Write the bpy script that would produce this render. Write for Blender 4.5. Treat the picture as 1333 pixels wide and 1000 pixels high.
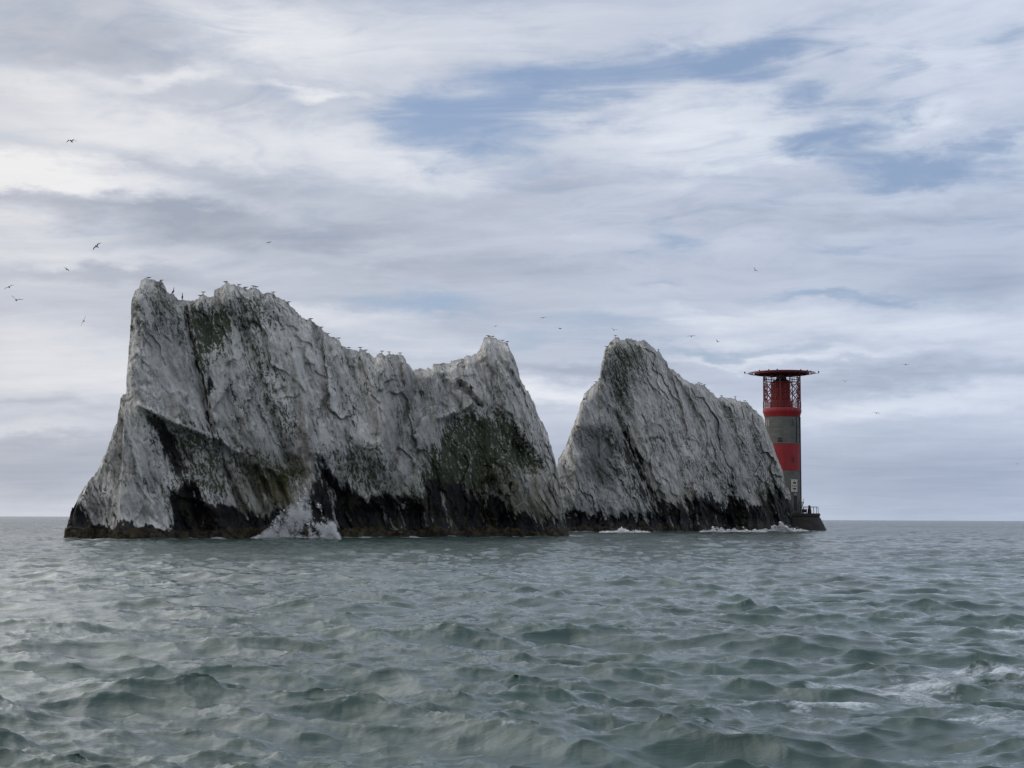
import bpy, bmesh, math, random
import numpy as np
from mathutils import Vector, Matrix, Euler

# ------------------------------------------------------------------ scene, camera, sky, sun
S = bpy.context.scene
for o in list(bpy.data.objects):
    bpy.data.objects.remove(o)
C = bpy.data.collections.new('place'); S.collection.children.link(C)
R = math.radians
CAMZ = 2.4
FPX = 1925.0                     # focal length in photo pixels (1333 wide)
cam_d = bpy.data.cameras.new('camera'); cam = bpy.data.objects.new('camera', cam_d); C.objects.link(cam)
cam_d.sensor_width = 36.0; cam_d.lens = 36.0*FPX/1333.0
cam_d.clip_start = 0.1; cam_d.clip_end = 60000
PITCH = math.atan(175.0/FPX); ROLL = R(0.26)
cam.rotation_mode = 'QUATERNION'
camrot = Matrix.Rotation(R(90)+PITCH, 3, 'X') @ Matrix.Rotation(ROLL, 3, 'Z')
cam.rotation_quaternion = camrot.to_quaternion()
cam.location = (0, 0, CAMZ)
S.camera = cam
CR = np.array(camrot)

def ray(px, py):
    """direction through a photo pixel (1333x1000)"""
    v = np.array([(px-666.5)/FPX, -(py-500.0)/FPX, -1.0])
    d = CR @ v
    return d/np.linalg.norm(d)

def project(P):
    """world points (n,3) -> photo pixels"""
    q = (np.asarray(P, float) - np.array([0, 0, CAMZ])) @ CR
    return 666.5 - FPX*q[..., 0]/q[..., 2], 500.0 + FPX*q[..., 1]/q[..., 2]

S.view_settings.view_transform = 'Standard'
S.view_settings.look = 'None'
S.view_settings.exposure = 0.0
S.view_settings.gamma = 1.0
S.view_settings.use_curve_mapping = False
S.render.engine = 'CYCLES'
S.cycles.max_bounces = 6
S.cycles.use_denoising = True
S.cycles.denoising_prefilter = 'ACCURATE'

SUN_DIR = Vector((-0.86, 0.30, 0.46)).normalized()      # towards the sun
sun_el = math.asin(SUN_DIR.z); sun_rot = math.atan2(SUN_DIR.x, SUN_DIR.y)
sl = bpy.data.lights.new('sun', 'SUN'); sl.energy = 1.5; sl.angle = R(95); sl.color = (1.0, 0.985, 0.955)
so = bpy.data.objects.new('sun', sl); C.objects.link(so)
so.rotation_mode = 'QUATERNION'; so.rotation_quaternion = SUN_DIR.to_track_quat('Z', 'Y'); so.location = (-60, 60, 60)

class NT:
    """small helper for writing node trees"""
    def __init__(s, tree): s.t = tree; s.t.nodes.clear()
    def n(s, typ, ins=None, **kw):
        nd = s.t.nodes.new(typ)
        for k, v in kw.items(): setattr(nd, k, v)
        for k, v in (ins or {}).items():
            sk = nd.inputs[k]
            if isinstance(v, bpy.types.NodeSocket): s.t.links.new(v, sk)
            else: sk.default_value = v
        return nd
    def m(s, op, a, b=0.0, c=0.0, clamp=False):
        return s.n('ShaderNodeMath', {0: a, 1: b, 2: c}, operation=op, use_clamp=clamp).outputs[0]
    def vm(s, op, a, b=(0, 0, 0)):
        nd = s.n('ShaderNodeVectorMath', {0: a, 1: b}, operation=op)
        return nd.outputs['Value'] if op in ('LENGTH', 'DOT_PRODUCT') else nd.outputs[0]
    def noise(s, vec, scale=1.0, detail=6.0, rough=0.55, dist=0.0, lac=2.0):
        return s.n('ShaderNodeTexNoise', {'Vector': vec, 'Scale': scale, 'Detail': detail, 'Roughness': rough, 'Distortion': dist, 'Lacunarity': lac})
    def mr(s, v, a, b, c=0.0, d=1.0, smooth=True):
        return s.n('ShaderNodeMapRange', {'Value': v, 'From Min': a, 'From Max': b, 'To Min': c, 'To Max': d},
                   interpolation_type='SMOOTHSTEP' if smooth else 'LINEAR').outputs[0]
    def mix(s, f, a, b):
        nd = s.n('ShaderNodeMix', data_type='RGBA')
        for k, v in ((0, f), (6, a), (7, b)):
            if isinstance(v, bpy.types.NodeSocket): s.t.links.new(v, nd.inputs[k])
            else: nd.inputs[k].default_value = (tuple(v)+(1,))[:4] if k else v
        return nd.outputs[2]
    def map(s, v, loc=(0, 0, 0), rot=(0, 0, 0), sc=(1, 1, 1), typ='POINT'):
        return s.n('ShaderNodeMapping', {'Vector': v, 'Location': loc, 'Rotation': rot, 'Scale': sc}, vector_type=typ).outputs[0]

def ang(px, py):
    d = ray(px, py); return math.atan2(d[0], d[1]), math.asin(d[2])

W = bpy.data.worlds.new('World'); S.world = W; W.use_nodes = True
def build_sky():
    t = NT(W.node_tree)
    out = t.n('ShaderNodeOutputWorld')
    bg = t.n('ShaderNodeBackground', {'Strength': 0.1})
    t.t.links.new(bg.outputs[0], out.inputs[0])
    sky = t.n('ShaderNodeTexSky', sky_type='NISHITA', sun_disc=False, sun_elevation=sun_el, sun_rotation=sun_rot,
              air_density=1.0, dust_density=1.2, ozone_density=1.0)
    g = t.n('ShaderNodeTexCoord').outputs['Generated']
    sp = t.n('ShaderNodeSeparateXYZ', {0: g})
    x, y, z = sp.outputs
    zc = t.m('MAXIMUM', z, 0.0)
    az = t.m('ARCTAN2', x, y)
    el = t.m('ARCSINE', zc)
    # cloud deck seen in perspective
    zi = t.m('ADD', zc, 0.085)
    P = t.n('ShaderNodeCombineXYZ', {0: t.m('DIVIDE', x, zi), 1: t.m('DIVIDE', y, zi), 2: 0.0}).outputs[0]
    Pr = t.map(P, rot=(0, 0, R(14)))
    warp = t.noise(t.map(Pr, sc=(0.7, 0.5, 1)), 1.0, 3, 0.5).outputs['Color']
    Pw = t.vm('ADD', Pr, t.vm('MULTIPLY', t.vm('SUBTRACT', warp, (.5, .5, .5)), (1.4, 1.0, 0)))
    n_big = t.noise(t.map(Pw, loc=(3.1, 1.7, 0), sc=(0.42, 0.42, 1)), 1.0, 7, 0.52).outputs[0]
    n_med = t.noise(t.map(Pw, loc=(9.1, 4.7, 0.5), sc=(1.1, 1.3, 1)), 1.0, 10, .60).outputs[0]
    n_fin = t.noise(t.map(Pw, loc=(1.1, 8.7, 2.5), rot=(0, 0, R(-25)), sc=(2.4, 5.0, 1)), 1.0, 7, 0.6).outputs[0]
    # warped angle coordinates for the individual cloud masses
    AE = t.n('ShaderNodeCombineXYZ', {0: az, 1: el, 2: 0.0}).outputs[0]
    w1 = t.noise(t.map(AE, sc=(9, 26, 1)), 1.0, 6, 0.6).outputs['Color']
    w2 = t.noise(t.map(AE, loc=(5, 5, 0), sc=(30, 70, 1)), 1.0, 6, 0.65).outputs['Color']
    Aw = t.vm('ADD', AE, t.vm('MULTIPLY', t.vm('SUBTRACT', w1, (.5, .5, .5)), (0.16, 0.05, 0)))
    Aw = t.vm('ADD', Aw, t.vm('MULTIPLY', t.vm('SUBTRACT', w2, (.5, .5, .5)), (0.04, 0.016, 0)))
    def blobs(lst):
        acc = 0.0
        for (px, py, rx, ry, rot, amp) in lst:
            a0, e0 = ang(px, py)
            v = t.map(Aw, loc=(a0, e0, 0), rot=(0, 0, R(-rot)), sc=(rx*1.12/FPX, ry*1.15/FPX, 1), typ='TEXTURE')
            f = t.mr(t.vm('LENGTH', v), 1.0, 0.0, 0.0, amp)
            acc = t.m('ADD', f, acc)
        return acc
    blue = blobs([  # px, py, rx, ry, tilt(down right +), amount
        (660, 140, 210, 90, 0, .95), (560, 165, 130, 60, 0, .35), (790, 90, 180, 30, -12, .5), (940, 75, 170, 36, -14, .85),
        (1010, 120, 90, 32, 10, .7), (1080, 185, 120, 34, -6, .85), (1200, 212, 165, 38, 0, 1.1),
        (1150, 150, 120, 30, -6, .45), (1310, 175, 60, 18, -12, .5), (1100, 60, 60, 30, 0, .35), (1310, 60, 60, 30, 0, .3), (1180, 80, 50, 22, 0, .4),
        (880, 312, 90, 14, 0, .45), (1120, 322, 130, 9, 0, .35), (560, 395, 160, 22, 4, .7), (860, 371, 90, 9, 0, .45), (1090, 379, 120, 12, 0, .65),
        (780, 425, 230, 26, -6, .45), (940, 452, 190, 16, 2, .65), (660, 445, 90, 14, 0, .3), (340, 125, 70, 14, 0, .25), (120, 395, 110, 12, 0, .15)])
    white = blobs([
        (360, 50, 190, 48, 6, .55), (230, 105, 110, 20, -14, .5), (385, 113, 80, 13, 0, .55), (80, 105, 110, 40, 0, .35), (230, 180, 430, 60, 6, .45),
        (40, 232, 260, 30, 0, .8), (560, 215, 280, 50, 10, .25), (930, 180, 210, 90, 4, .5), (1250, 60, 220, 110, 0, .3), (1270, 200, 90, 22, -6, .4), (1180, 150, 130, 26, -8, .3),
        (130, 330, 260, 18, 0, .35), (60, 300, 150, 18, 0, .3), (150, 470, 260, 60, 0, .3), (430, 410, 170, 24, 0, .45), (560, 440, 220, 22, 0, .35), (730, 505, 260, 26, 0, .35), (1130, 420, 340, 40, 0, .4), (900, 410, 160, 14, 0, .3),
        (1010, 462, 230, 10, 0, .45), (1160, 530, 260, 22, 0, .3), (60, 560, 160, 14, 0, .3), (560, 30, 260, 45, 0, .2), (870, 235, 200, 30, 0, .3), (650, 515, 200, 16, 0, .3)])
    grey = blobs([
        (130, 60, 190, 60, 0, .35), (230, 140, 160, 26, 0, .3), (300, 232, 190, 24, 4, .4), (40, 262, 240, 20, 0, .45), (250, 275, 160, 18, 0, .3), (330, 300, 380, 26, 0, .42), (700, 250, 320, 26, -4, .3), (130, 355, 260, 18, 0, .35),
        (980, 235, 200, 22, 0, .35), (1180, 280, 340, 24, 0, .35), (1290, 350, 160, 60, 0, .25), (720, 360, 330, 36, 0, .25), (1200, 490, 330, 24, 0, .45), (760, 480, 190, 16, 0, .35), (60, 520, 200, 14, 0, .25), (60, 600, 300, 60, 0, .45),
        (1200, 620, 400, 90, 0, .42), (740, 600, 120, 60, 0, .4), (380, 340, 300, 16, 0, .2)])
    # cover of the cloud layer: 1 = closed, 0 = clear sky
    n_wsp = t.noise(t.map(Pw, loc=(6.1, 2.7, 4.5), rot=(0, 0, R(30)), sc=(3.4, 5.5, 1)), 1.0, 8, .62, 1.0).outputs[0]
    calm = t.mr(z, .0, .14, .45, 1.0)
    nz = t.m('ADD', t.m('MULTIPLY', t.m('SUBTRACT', n_med, .5), 1.0), t.m('MULTIPLY', t.m('SUBTRACT', n_fin, .5), .8))
    nz = t.m('MULTIPLY', t.m('ADD', nz, t.m('MULTIPLY', t.m('SUBTRACT', n_wsp, .5), t.mr(z, .12, .2, .2, 2.1))), calm)
    cov = t.m('ADD', t.m('SUBTRACT', 1.0, t.m('MULTIPLY', blue, 1.25)), t.m('MULTIPLY', nz, .85))
    front = t.mr(z, 0.36, 0.55)                     # above the picture the layer breaks up more
    cov = t.m('SUBTRACT', cov, t.m('MULTIPLY', front, t.mr(n_big, .40, .60, -.15, .35)))
    cov = t.mr(cov, -.25, 1.05, 0.10, 1.0)
    # brightness of the cloud
    br = t.m('ADD', t.m('MULTIPLY', t.m('SUBTRACT', n_big, .5), 1.3), t.m('MULTIPLY', t.m('SUBTRACT', n_med, .5), 1.0))
    br = t.m('MULTIPLY', t.m('ADD', br, t.m('ADD', t.m('MULTIPLY', t.m('SUBTRACT', n_fin, .5), .7), t.m('MULTIPLY', t.m('SUBTRACT', n_wsp, .5), t.mr(z, .12, .2, .1, .6)))), calm)
    br = t.m('ADD', t.m('MULTIPLY', br, .75), t.m('SUBTRACT', white, grey))
    br = t.m('ADD', br, t.mr(z, .30, .6, .50, 1.0))
    br = t.m('ADD', t.m('MULTIPLY', br, .80), .11)
    cl = t.n('ShaderNodeValToRGB', {0: br}); cr = cl.color_ramp
    cr.elements[0].position = 0.0; cr.elements[0].color = (.37, .405, .485, 1)
    cr.elements[1].position = 1.0; cr.elements[1].color = (.84, .84, .86, 1)
    e = cr.elements.new(.5); e.color = (.57, .60, .675, 1)
    cloud = cl.outputs[0]
    # left side a little warmer and lighter (towards the veiled sun), right side cooler
    tint = t.mix(t.mr(az, -0.35, 0.30, 0, 1, False), (1.03, 1.02, 1.0), (.89, .96, 1.06))
    cloud = t.vm('MULTIPLY', cloud, tint)
    # unseen cloud behind the viewer, its brightness set to light the rocks
    back = t.mr(y, -0.30, 0.45, SKY_BACK, 1.0)
    back = t.m('MULTIPLY', back, t.mr(z, 0.34, 0.85, 1.0, 0.92))
    cloud = t.vm('MULTIPLY', cloud, t.n('ShaderNodeCombineXYZ', {0: back, 1: back, 2: back}).outputs[0])
    cloud = t.vm('MULTIPLY', cloud, (10, 10, 10))   # background strength is 0.1
    bl = t.mix(0.45, sky.outputs[0], (3.0, 4.2, 6.9))
    col = t.mix(cov, bl, cloud)
    t.t.links.new(col, bg.inputs[0])
SKY_BACK = 0.9
build_sky()

# ------------------------------------------------------------------ helpers
def tag(o, label=None, cat=None, group=None, kind=None):
    if label: o['label'] = label
    if cat: o['category'] = cat
    if group: o['group'] = group
    if kind: o['kind'] = kind
    return o

def link(name, me, parent=None, mats=()):
    o = bpy.data.objects.new(name, me); C.objects.link(o)
    for m in mats: me.materials.append(m)
    if parent: o.parent = parent
    return o

def mesh_from(name, V, F, smooth=True):
    """V (n,3), F (m,4) or (m,3) integer array"""
    me = bpy.data.meshes.new(name)
    V = np.asarray(V, np.float32); F = np.asarray(F, np.int32)
    me.vertices.add(len(V)); me.vertices.foreach_set('co', V.ravel())
    k = F.shape[1]
    me.loops.add(F.size); me.loops.foreach_set('vertex_index', F.ravel())
    me.polygons.add(len(F)); me.polygons.foreach_set('loop_start', np.arange(0, F.size, k, dtype=np.int32))
    me.polygons.foreach_set('loop_total', np.full(len(F), k, np.int32))
    me.polygons.foreach_set('use_smooth', np.full(len(F), smooth))
    me.update(calc_edges=True)
    return me

def attr(me, name, cols):
    """cols (n,3) -> colour attribute on points"""
    a = me.attributes.new(name, 'FLOAT_COLOR', 'POINT')
    c = np.ones((len(cols), 4), np.float32); c[:, :3] = cols
    a.data.foreach_set('color', c.ravel())

def mat(name):
    m = bpy.data.materials.new(name); m.use_nodes = True
    return m, NT(m.node_tree)

def finish(t, **ins):
    p = t.n('ShaderNodeBsdfPrincipled', ins)
    o = t.n('ShaderNodeOutputMaterial'); t.t.links.new(p.outputs[0], o.inputs[0])
    return p

def simple(name, col, rough=.6, metal=0.0, var=.25, scale=1.5):
    m, t = mat(name)
    g = t.n('ShaderNodeTexCoord').outputs['Object']
    n = t.noise(g, scale, 6, .6).outputs[0]
    c = t.mix(t.mr(n, .35, .7), tuple(x*(1-var) for x in col), tuple(min(1, x*(1+var)) for x in col))
    finish(t, **{'Base Color': c, 'Roughness': rough, 'Metallic': metal})
    return m

# numpy noise --------------------------------------------------------
_rng = np.random.default_rng(7)
_perm = _rng.permutation(4096).astype(np.int64)
_gr = _rng.uniform(0, 2*np.pi, 4096); _gx = np.cos(_gr); _gy = np.sin(_gr)
_rv = _rng.random((4096, 3))
def _h(ix, iy, seed): return _perm[(_perm[(ix + seed*131) & 4095] + iy) & 4095]
def perlin(x, y, seed=0):
    ix = np.floor(x).astype(np.int64); iy = np.floor(y).astype(np.int64)
    fx = x-ix; fy = y-iy
    u = fx*fx*fx*(fx*(fx*6-15)+10); v = fy*fy*fy*(fy*(fy*6-15)+10)
    def g(a, b):
        h = _h(ix+a, iy+b, seed); return _gx[h]*(fx-a) + _gy[h]*(fy-b)
    n00, n10, n01, n11 = g(0, 0), g(1, 0), g(0, 1), g(1, 1)
    return ((n00*(1-u)+n10*u)*(1-v) + (n01*(1-u)+n11*u)*v)*1.5
def fbm(x, y, seed=0, octv=5, gain=.5, ridged=False):
    a = 1.0; s = 0; tot = 0
    for k in range(octv):
        n = perlin(x, y, seed+k)
        if ridged: n = 1-2*np.abs(n)
        s = s+a*n; tot += a; a *= gain; x = x*2.03+3.1; y = y*2.03+1.7
    return s/tot
def worley(x, y, seed=0):
    """returns distance to edge (F2-F1) and two random values per cell, and offset from the cell point"""
    ix = np.floor(x).astype(np.int64); iy = np.floor(y).astype(np.int64)
    f1 = np.full(x.shape, 9.0); f2 = np.full(x.shape, 9.0)
    r1 = np.zeros(x.shape); r2 = np.zeros(x.shape); dx1 = np.zeros(x.shape); dy1 = np.zeros(x.shape)
    for a in (-1, 0, 1):
        for b in (-1, 0, 1):
            h = _h(ix+a, iy+b, seed)
            dx = ix+a+_rv[h, 0]-x; dy = iy+b+_rv[h, 1]-y
            d = np.sqrt(dx*dx+dy*dy)
            c = d < f1
            f2 = np.where(c, f1, np.minimum(f2, d))
            f1 = np.where(c, d, f1); r1 = np.where(c, _rv[h, 2], r1); r2 = np.where(c, _rv[(h*7+3) & 4095, 2], r2)
            dx1 = np.where(c, dx, dx1); dy1 = np.where(c, dy, dy1)
    return f2-f1, r1, r2, dx1, dy1
def smooth(a, b, x):
    t = np.clip((x-a)/(b-a), 0, 1); return t*t*(3-2*t)
def seg_dist(X, Y, p, q):
    """distance to a segment, signed side and the position along it"""
    dx, dy = q[0]-p[0], q[1]-p[1]; L2 = dx*dx+dy*dy
    tt = np.clip(((X-p[0])*dx+(Y-p[1])*dy)/L2, 0, 1)
    ex, ey = X-p[0]-tt*dx, Y-p[1]-tt*dy
    return np.sqrt(ex*ex+ey*ey), (X-p[0])*dy-(Y-p[1])*dx, tt
def poly_sd(X, Y, poly):
    """signed distance, positive inside"""
    d = np.full(X.shape, 1e9); ins = np.zeros(X.shape, bool); n = len(poly)
    for i in range(n):
        p, q = poly[i], poly[(i+1) % n]
        d = np.minimum(d, seg_dist(X, Y, p, q)[0])
        c = ((p[1] > Y) != (q[1] > Y)) & (X < (q[0]-p[0])*(Y-p[1])/((q[1]-p[1]) or 1e-9)+p[0])
        ins ^= c
    return np.where(ins, d, -d)
def line_feat(X, Y, pts, w):
    d = np.full(X.shape, 1e9)
    for p, q in zip(pts[:-1], pts[1:]): d = np.minimum(d, seg_dist(X, Y, p, q)[0])
    return np.exp(-(d/w)**2)

# ------------------------------------------------------------------ chalk material
def chalk_material(name, th):
    m, t = mat(name)
    g = t.n('ShaderNodeTexCoord').outputs['Object']       # x along the stack, y depth, z up (metres)
    A = t.n('ShaderNodeSeparateColor', {0: t.n('ShaderNodeAttribute', attribute_name='wear').outputs[0]}).outputs   # wet, green, ochre
    B = t.n('ShaderNodeSeparateColor', {0: t.n('ShaderNodeAttribute', attribute_name='tone').outputs[0]}).outputs   # weed, grey, joints
    gr = t.map(g, rot=(0, R(90)-th, 0))                   # strata frame: local z runs along the beds
    st = t.map(gr, sc=(1, .45, .17))
    wv = t.noise(g, .8, 4, .6).outputs['Color']
    stw = t.vm('ADD', st, t.vm('MULTIPLY', t.vm('SUBTRACT', wv, (.5, .5, .5)), (.9, .9, .5)))
    n1 = t.noise(g, .18, 6, .6).outputs[0]
    n2 = t.noise(stw, .9, 8, .62).outputs[0]
    n3 = t.noise(stw, 3.4, 7, .65).outputs[0]
    n4 = t.noise(t.map(g, sc=(1, 1, .6)), 7.0, 5, .6).outputs[0]
    zone = t.mr(t.noise(t.map(gr, loc=(3, 8, 1), sc=(1, .7, .45)), .42, 5, .6).outputs[0], .43, .60, .0, 1)
    zone = t.m('MULTIPLY', t.m('ADD', t.m('MULTIPLY', zone, .6), t.m('MULTIPLY', B[2], .7)), 1.0, clamp=True)
    base = t.mix(t.mr(n1, .35, .68), (.51, .498, .475), (.71, .685, .635))
    base = t.mix(t.m('MULTIPLY', t.mr(n2, .45, .62), t.mr(zone, 0, 1, .10, .58)), base, (.21, .205, .19))
    base = t.mix(t.m('MULTIPLY', t.mr(n3, .38, .52, .8, 0), t.mr(zone, 0, 1, .04, .85)), base, (.19, .19, .18))
    flow = t.noise(t.map(gr, loc=(5, 0, 2), sc=(1.3, .5, .07)), 1.0, 6, .6).outputs[0]
    base = t.mix(t.mr(flow, .50, .66, 0, .45), base, (.27, .26, .235))
    base = t.mix(t.mr(flow, .48, .36, 0, .35), base, (.82, .80, .76))
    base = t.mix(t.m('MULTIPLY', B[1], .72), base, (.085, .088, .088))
    # stains that run down the beds
    base = t.mix(t.m('MULTIPLY', A[2], t.mr(n2, .38, .58, .45, 1.0)), base, (.098, .088, .036))
    # thin dark joints and pits
    cr = t.noise(stw, 1.5, 6, .62, 0.3).outputs[0]
    crk = t.m('SUBTRACT', 1.0, t.mr(t.m('ABSOLUTE', t.m('SUBTRACT', cr, .5)), .0, .02))
    cr2 = t.noise(t.map(stw, loc=(4, 2, 7), sc=(1, 1, .6)), .55, 7, .6, 0.2).outputs[0]
    crk2 = t.m('SUBTRACT', 1.0, t.mr(t.m('ABSOLUTE', t.m('SUBTRACT', cr2, .5)), .0, .009))
    crk = t.m('MAXIMUM', t.m('MULTIPLY', crk, t.mr(n1, .42, .56)), t.m('MULTIPLY', crk2, .8))
    pit = t.mr(t.noise(t.map(stw, loc=(7, 1, 3)), 3.0, 7, .7).outputs[0], .545, .62)
    dark = t.m('MAXIMUM', t.m('MULTIPLY', crk, .55), t.m('MULTIPLY', pit, t.mr(zone, .1, .9, .08, 1)))
    base = t.mix(dark, base, (.040, .040, .036))
    # plants on the ledges
    gm = t.m('ADD', t.m('MULTIPLY', A[1], .8), t.m('MULTIPLY', t.m('SUBTRACT', t.noise(t.map(stw, loc=(2, 9, 4), sc=(1, 1, 2.2)), 3.6, 7, .74).outputs[0], .5), 4.4))
    gm = t.m('ADD', gm, t.m('MULTIPLY', t.m('SUBTRACT', n2, .5), 1.2))
    gm = t.m('MULTIPLY', t.mr(gm, .34, .62), t.mr(A[1], .02, .25))
    gc = t.mix(n4, (.014, .021, .010), (.060, .070, .030))
    base = t.mix(t.m('MULTIPLY', gm, .93), base, gc)
    # black wet zone
    wm = t.m('ADD', A[0], t.m('ADD', t.m('MULTIPLY', t.m('SUBTRACT', n2, .5), 1.9), t.m('ADD', t.m('MULTIPLY', t.m('SUBTRACT', n3, .5), 1.1), t.m('MULTIPLY', t.m('SUBTRACT', flow, .5), 1.2))))
    wm = t.m('MULTIPLY', t.mr(wm, .34, .66), t.mr(A[0], .02, .25))
    wc = t.mix(t.mr(n3, .45, .7), (.0035, .004, .005), (.018, .019, .021))
    wc = t.mix(t.mr(t.noise(t.map(gr, loc=(1, 1, 6), sc=(1.2, .6, .3)), .9, 6, .6).outputs[0], .50, .64, 0, .8), wc, (.040, .034, .018))
    base = t.mix(wm, base, wc)
    km = t.mr(t.m('ADD', B[0], t.m('MULTIPLY', t.m('SUBTRACT', n4, .5), .7)), .40, .60)
    kc = t.mix(t.mr(n2, .4, .65), (.008, .007, .005), (.055, .040, .018))
    base = t.mix(km, base, kc)
    rough = t.mr(wm, 0, 1, .92, .62)
    hgt = t.m('ADD', t.m('MULTIPLY', n2, .6), t.m('ADD', t.m('MULTIPLY', n3, .35), t.m('MULTIPLY', dark, -.35)))
    bp = t.n('ShaderNodeBump', {'Height': hgt, 'Strength': .55, 'Distance': .5}).outputs[0]
    bp = t.n('ShaderNodeBump', {'Height': n4, 'Strength': .35, 'Distance': .12, 'Normal': bp}).outputs[0]
    finish(t, **{'Base Color': base, 'Roughness': rough, 'Normal': bp, 'Specular IOR Level': t.mr(wm, 0, 1, .2, .25)})
    return m

# ------------------------------------------------------------------ chalk stacks
STACKS = {}
def resample(pts, step):
    pts = np.array(pts, float); seg = np.hypot(*np.diff(pts, axis=0).T); L = np.concatenate([[0], np.cumsum(seg)])
    n = int(L[-1]/step); u = np.linspace(0, L[-1], n)
    return np.interp(u, L, pts[:, 0]), np.interp(u, L, pts[:, 1])

def make_stack(key, outline, A, B, theta, features, colors, k_slope, cap, seed, label, name_th):
    """outline: crest line in photo pixels, laid on the vertical plane through A and B (world xy)"""
    A = np.array(A, float); B = np.array(B, float); ax = (B-A)/np.linalg.norm(B-A)
    npl = np.array([ax[1], -ax[0]])                      # normal of the crest plane
    cm = (A+B)/2; nf = -cm/np.linalg.norm(cm)            # the body thickens to the south
    def to_plane(px, py):
        d = ray(px, py); n3 = npl
        tt = (A @ n3)/(d[:2] @ n3)
        P = d*tt; s = (P[:2]-A) @ ax; return s, P[2]+CAMZ
    sz = np.array([to_plane(*p) for p in outline])
    # keep s strictly increasing
    for i in range(1, len(sz)): sz[i, 0] = max(sz[i, 0], sz[i-1, 0]+0.05)
    s, H = resample(sz, 0.105)
    u = np.arange(len(s))*0.105
    jag = .42*fbm(u/1.6, u*0+2.2, seed+50, 4, .62) + .22*np.abs(perlin(u/.55, u*0+.3, seed+61)) + .30*(worley(u/1.1, u*0+.5, seed+3)[1]-.5)
    H = H + jag*smooth(-1, 3, H)
    zb = -2.5
    H = np.maximum(H, zb+.4)
    nrow, nback = 300, 60
    # front rows are spaced evenly; v=0 base, 1 crest
    v = np.linspace(0, 1, nrow)**0.97
    Sg = np.repeat(s[None, :], nrow, 0); Hg = np.repeat(H[None, :], nrow, 0)
    Xg = Sg*ax[0]; Zg = zb + v[:, None]*(Hg-zb)
    h = Hg-Zg
    d0 = cap*(1-np.exp(-h*k_slope/cap))
    # the flanks get their own thickness from the distance to the ends
    def world(Sx, Zx, D): return np.stack([A[0]+ax[0]*Sx+nf[0]*D, A[1]+ax[1]*Sx+nf[1]*D, Zx], -1)
    PX, PY = project(world(Sg, Zg, d0))
    PXw = PX + 13*fbm(Xg/3, Zg/3, seed+9, 5, .6) ; PYw = PY + 13*fbm(Xg/3, Zg/3, seed+19, 5, .6)
    edge = smooth(0, 3.0, h)
    D = d0.copy()
    for f in features:
        if f[0] == 'line':  # pts, width, amp
            D += f[3]*line_feat(PX+3*fbm(Xg/2, Zg/2, seed+33, 3), PY, f[1], f[2])*edge
        elif f[0] == 'poly':  # pts, softness px, amp
            D += f[3]*smooth(-f[2]*.6, f[2]*1.5, poly_sd(PXw, PYw, f[1]))*edge
        elif f[0] == 'fold':  # crest line: surface slopes away on both sides, linear
            dd = np.full(PX.shape, 1e9)
            for p, q in zip(f[1][:-1], f[1][1:]): dd = np.minimum(dd, seg_dist(PX, PY, p, q)[0])
            D += f[3]*np.clip(1-dd/f[2], 0, 1)*edge
    # strata frame
    ct, stt = math.cos(theta), math.sin(theta)
    wob = 1.6*fbm(Xg/9, Zg/9, seed+70, 3)
    cc = Xg*stt + Zg*ct + wob; ll = Xg*ct - Zg*stt
    e2 = smooth(0, 1.4, h)
    rel = 1.5*fbm(cc/6.5, ll/30, seed+1, 3, .5, True)
    rel += .42*fbm(cc/2.2, ll/12, seed+5, 3, .5, True)
    wq = fbm(Xg/4, Zg/4, seed+7, 3)
    ed, r1, r2, ddx, ddy = worley(cc/3.4+.5*wq, ll/11-.5*wq, seed+11)
    rel += .5*(r1-.5)*smooth(0, .1, ed) + 3.0*(r2-.5)*ddx + .8*(r1-.5)*ddy
    wq = fbm(Xg/1.7, Zg/1.7, seed+8, 2)
    ed, r1, r2, ddx, ddy = worley(cc/1.25+.4*wq, ll/4.0+.3*wq, seed+21)
    rel += .22*(r1-.5)*smooth(0, .1, ed) + 1.0*(r2-.5)*ddx + .4*(r1-.5)*ddy
    ed2, r1, r2, ddx, ddy = worley(cc/.48, ll/1.3+.3*wq, seed+31)
    rough_zone = smooth(-.15, .35, fbm(cc/3, ll/9, seed+37, 4))
    rel += (.25+.75*rough_zone)*(.26*(r1-.5) + .5*(r2-.5)*ddx + .22*fbm(cc/.5, ll/1.5, seed+41, 3, .6))
    D += rel*e2*.85 + .05*fbm(Xg/.35, Zg/.35, seed+44, 2)*smooth(0, .5, h)
    # wave-cut toe: notch above the tide line, rough ledge below
    D += 1.0*np.exp(-((Zg-.1)/1.0)**2)*(.6+.8*fbm(Xg/1.8, Zg/2.0, seed+77, 4))
    D -= .8*np.exp(-((Zg-2.2)/1.2)**2)*(.7+.7*fbm(Xg/3.5, Zg/4, seed+78, 3))
    D = np.maximum(D, .05*smooth(0, .3, h)+.0)
    # back side
    vb = np.linspace(1, 0, nback+1)[1:]
    Sb = np.repeat(s[None, :], nback, 0); Hb = np.repeat(H[None, :], nback, 0); Zb = zb+vb[:, None]*(Hb-zb); hb = Hb-Zb
    Db = -(cap*(1-np.exp(-hb*k_slope/cap)) + smooth(0, 2, hb)*(1.2*fbm(Sb/7, Zb/12, seed+90, 4, .5, True)+.5*fbm(Sb/1.5, Zb/2, seed+95, 4)))
    Db = np.minimum(Db, -.05)
    nc = len(s)
    Sall = np.vstack([Sg, Sb]); Zall = np.vstack([Zg, Zb]); Dall = np.vstack([D, Db])
    # local object frame: x along crest, y away from viewer, z up
    V = (world(Sall, Zall, Dall)-np.array([A[0], A[1], 0])).reshape(-1, 3)
    nr = nrow+nback
    idx = np.arange(nr*nc).reshape(nr, nc)
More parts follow.
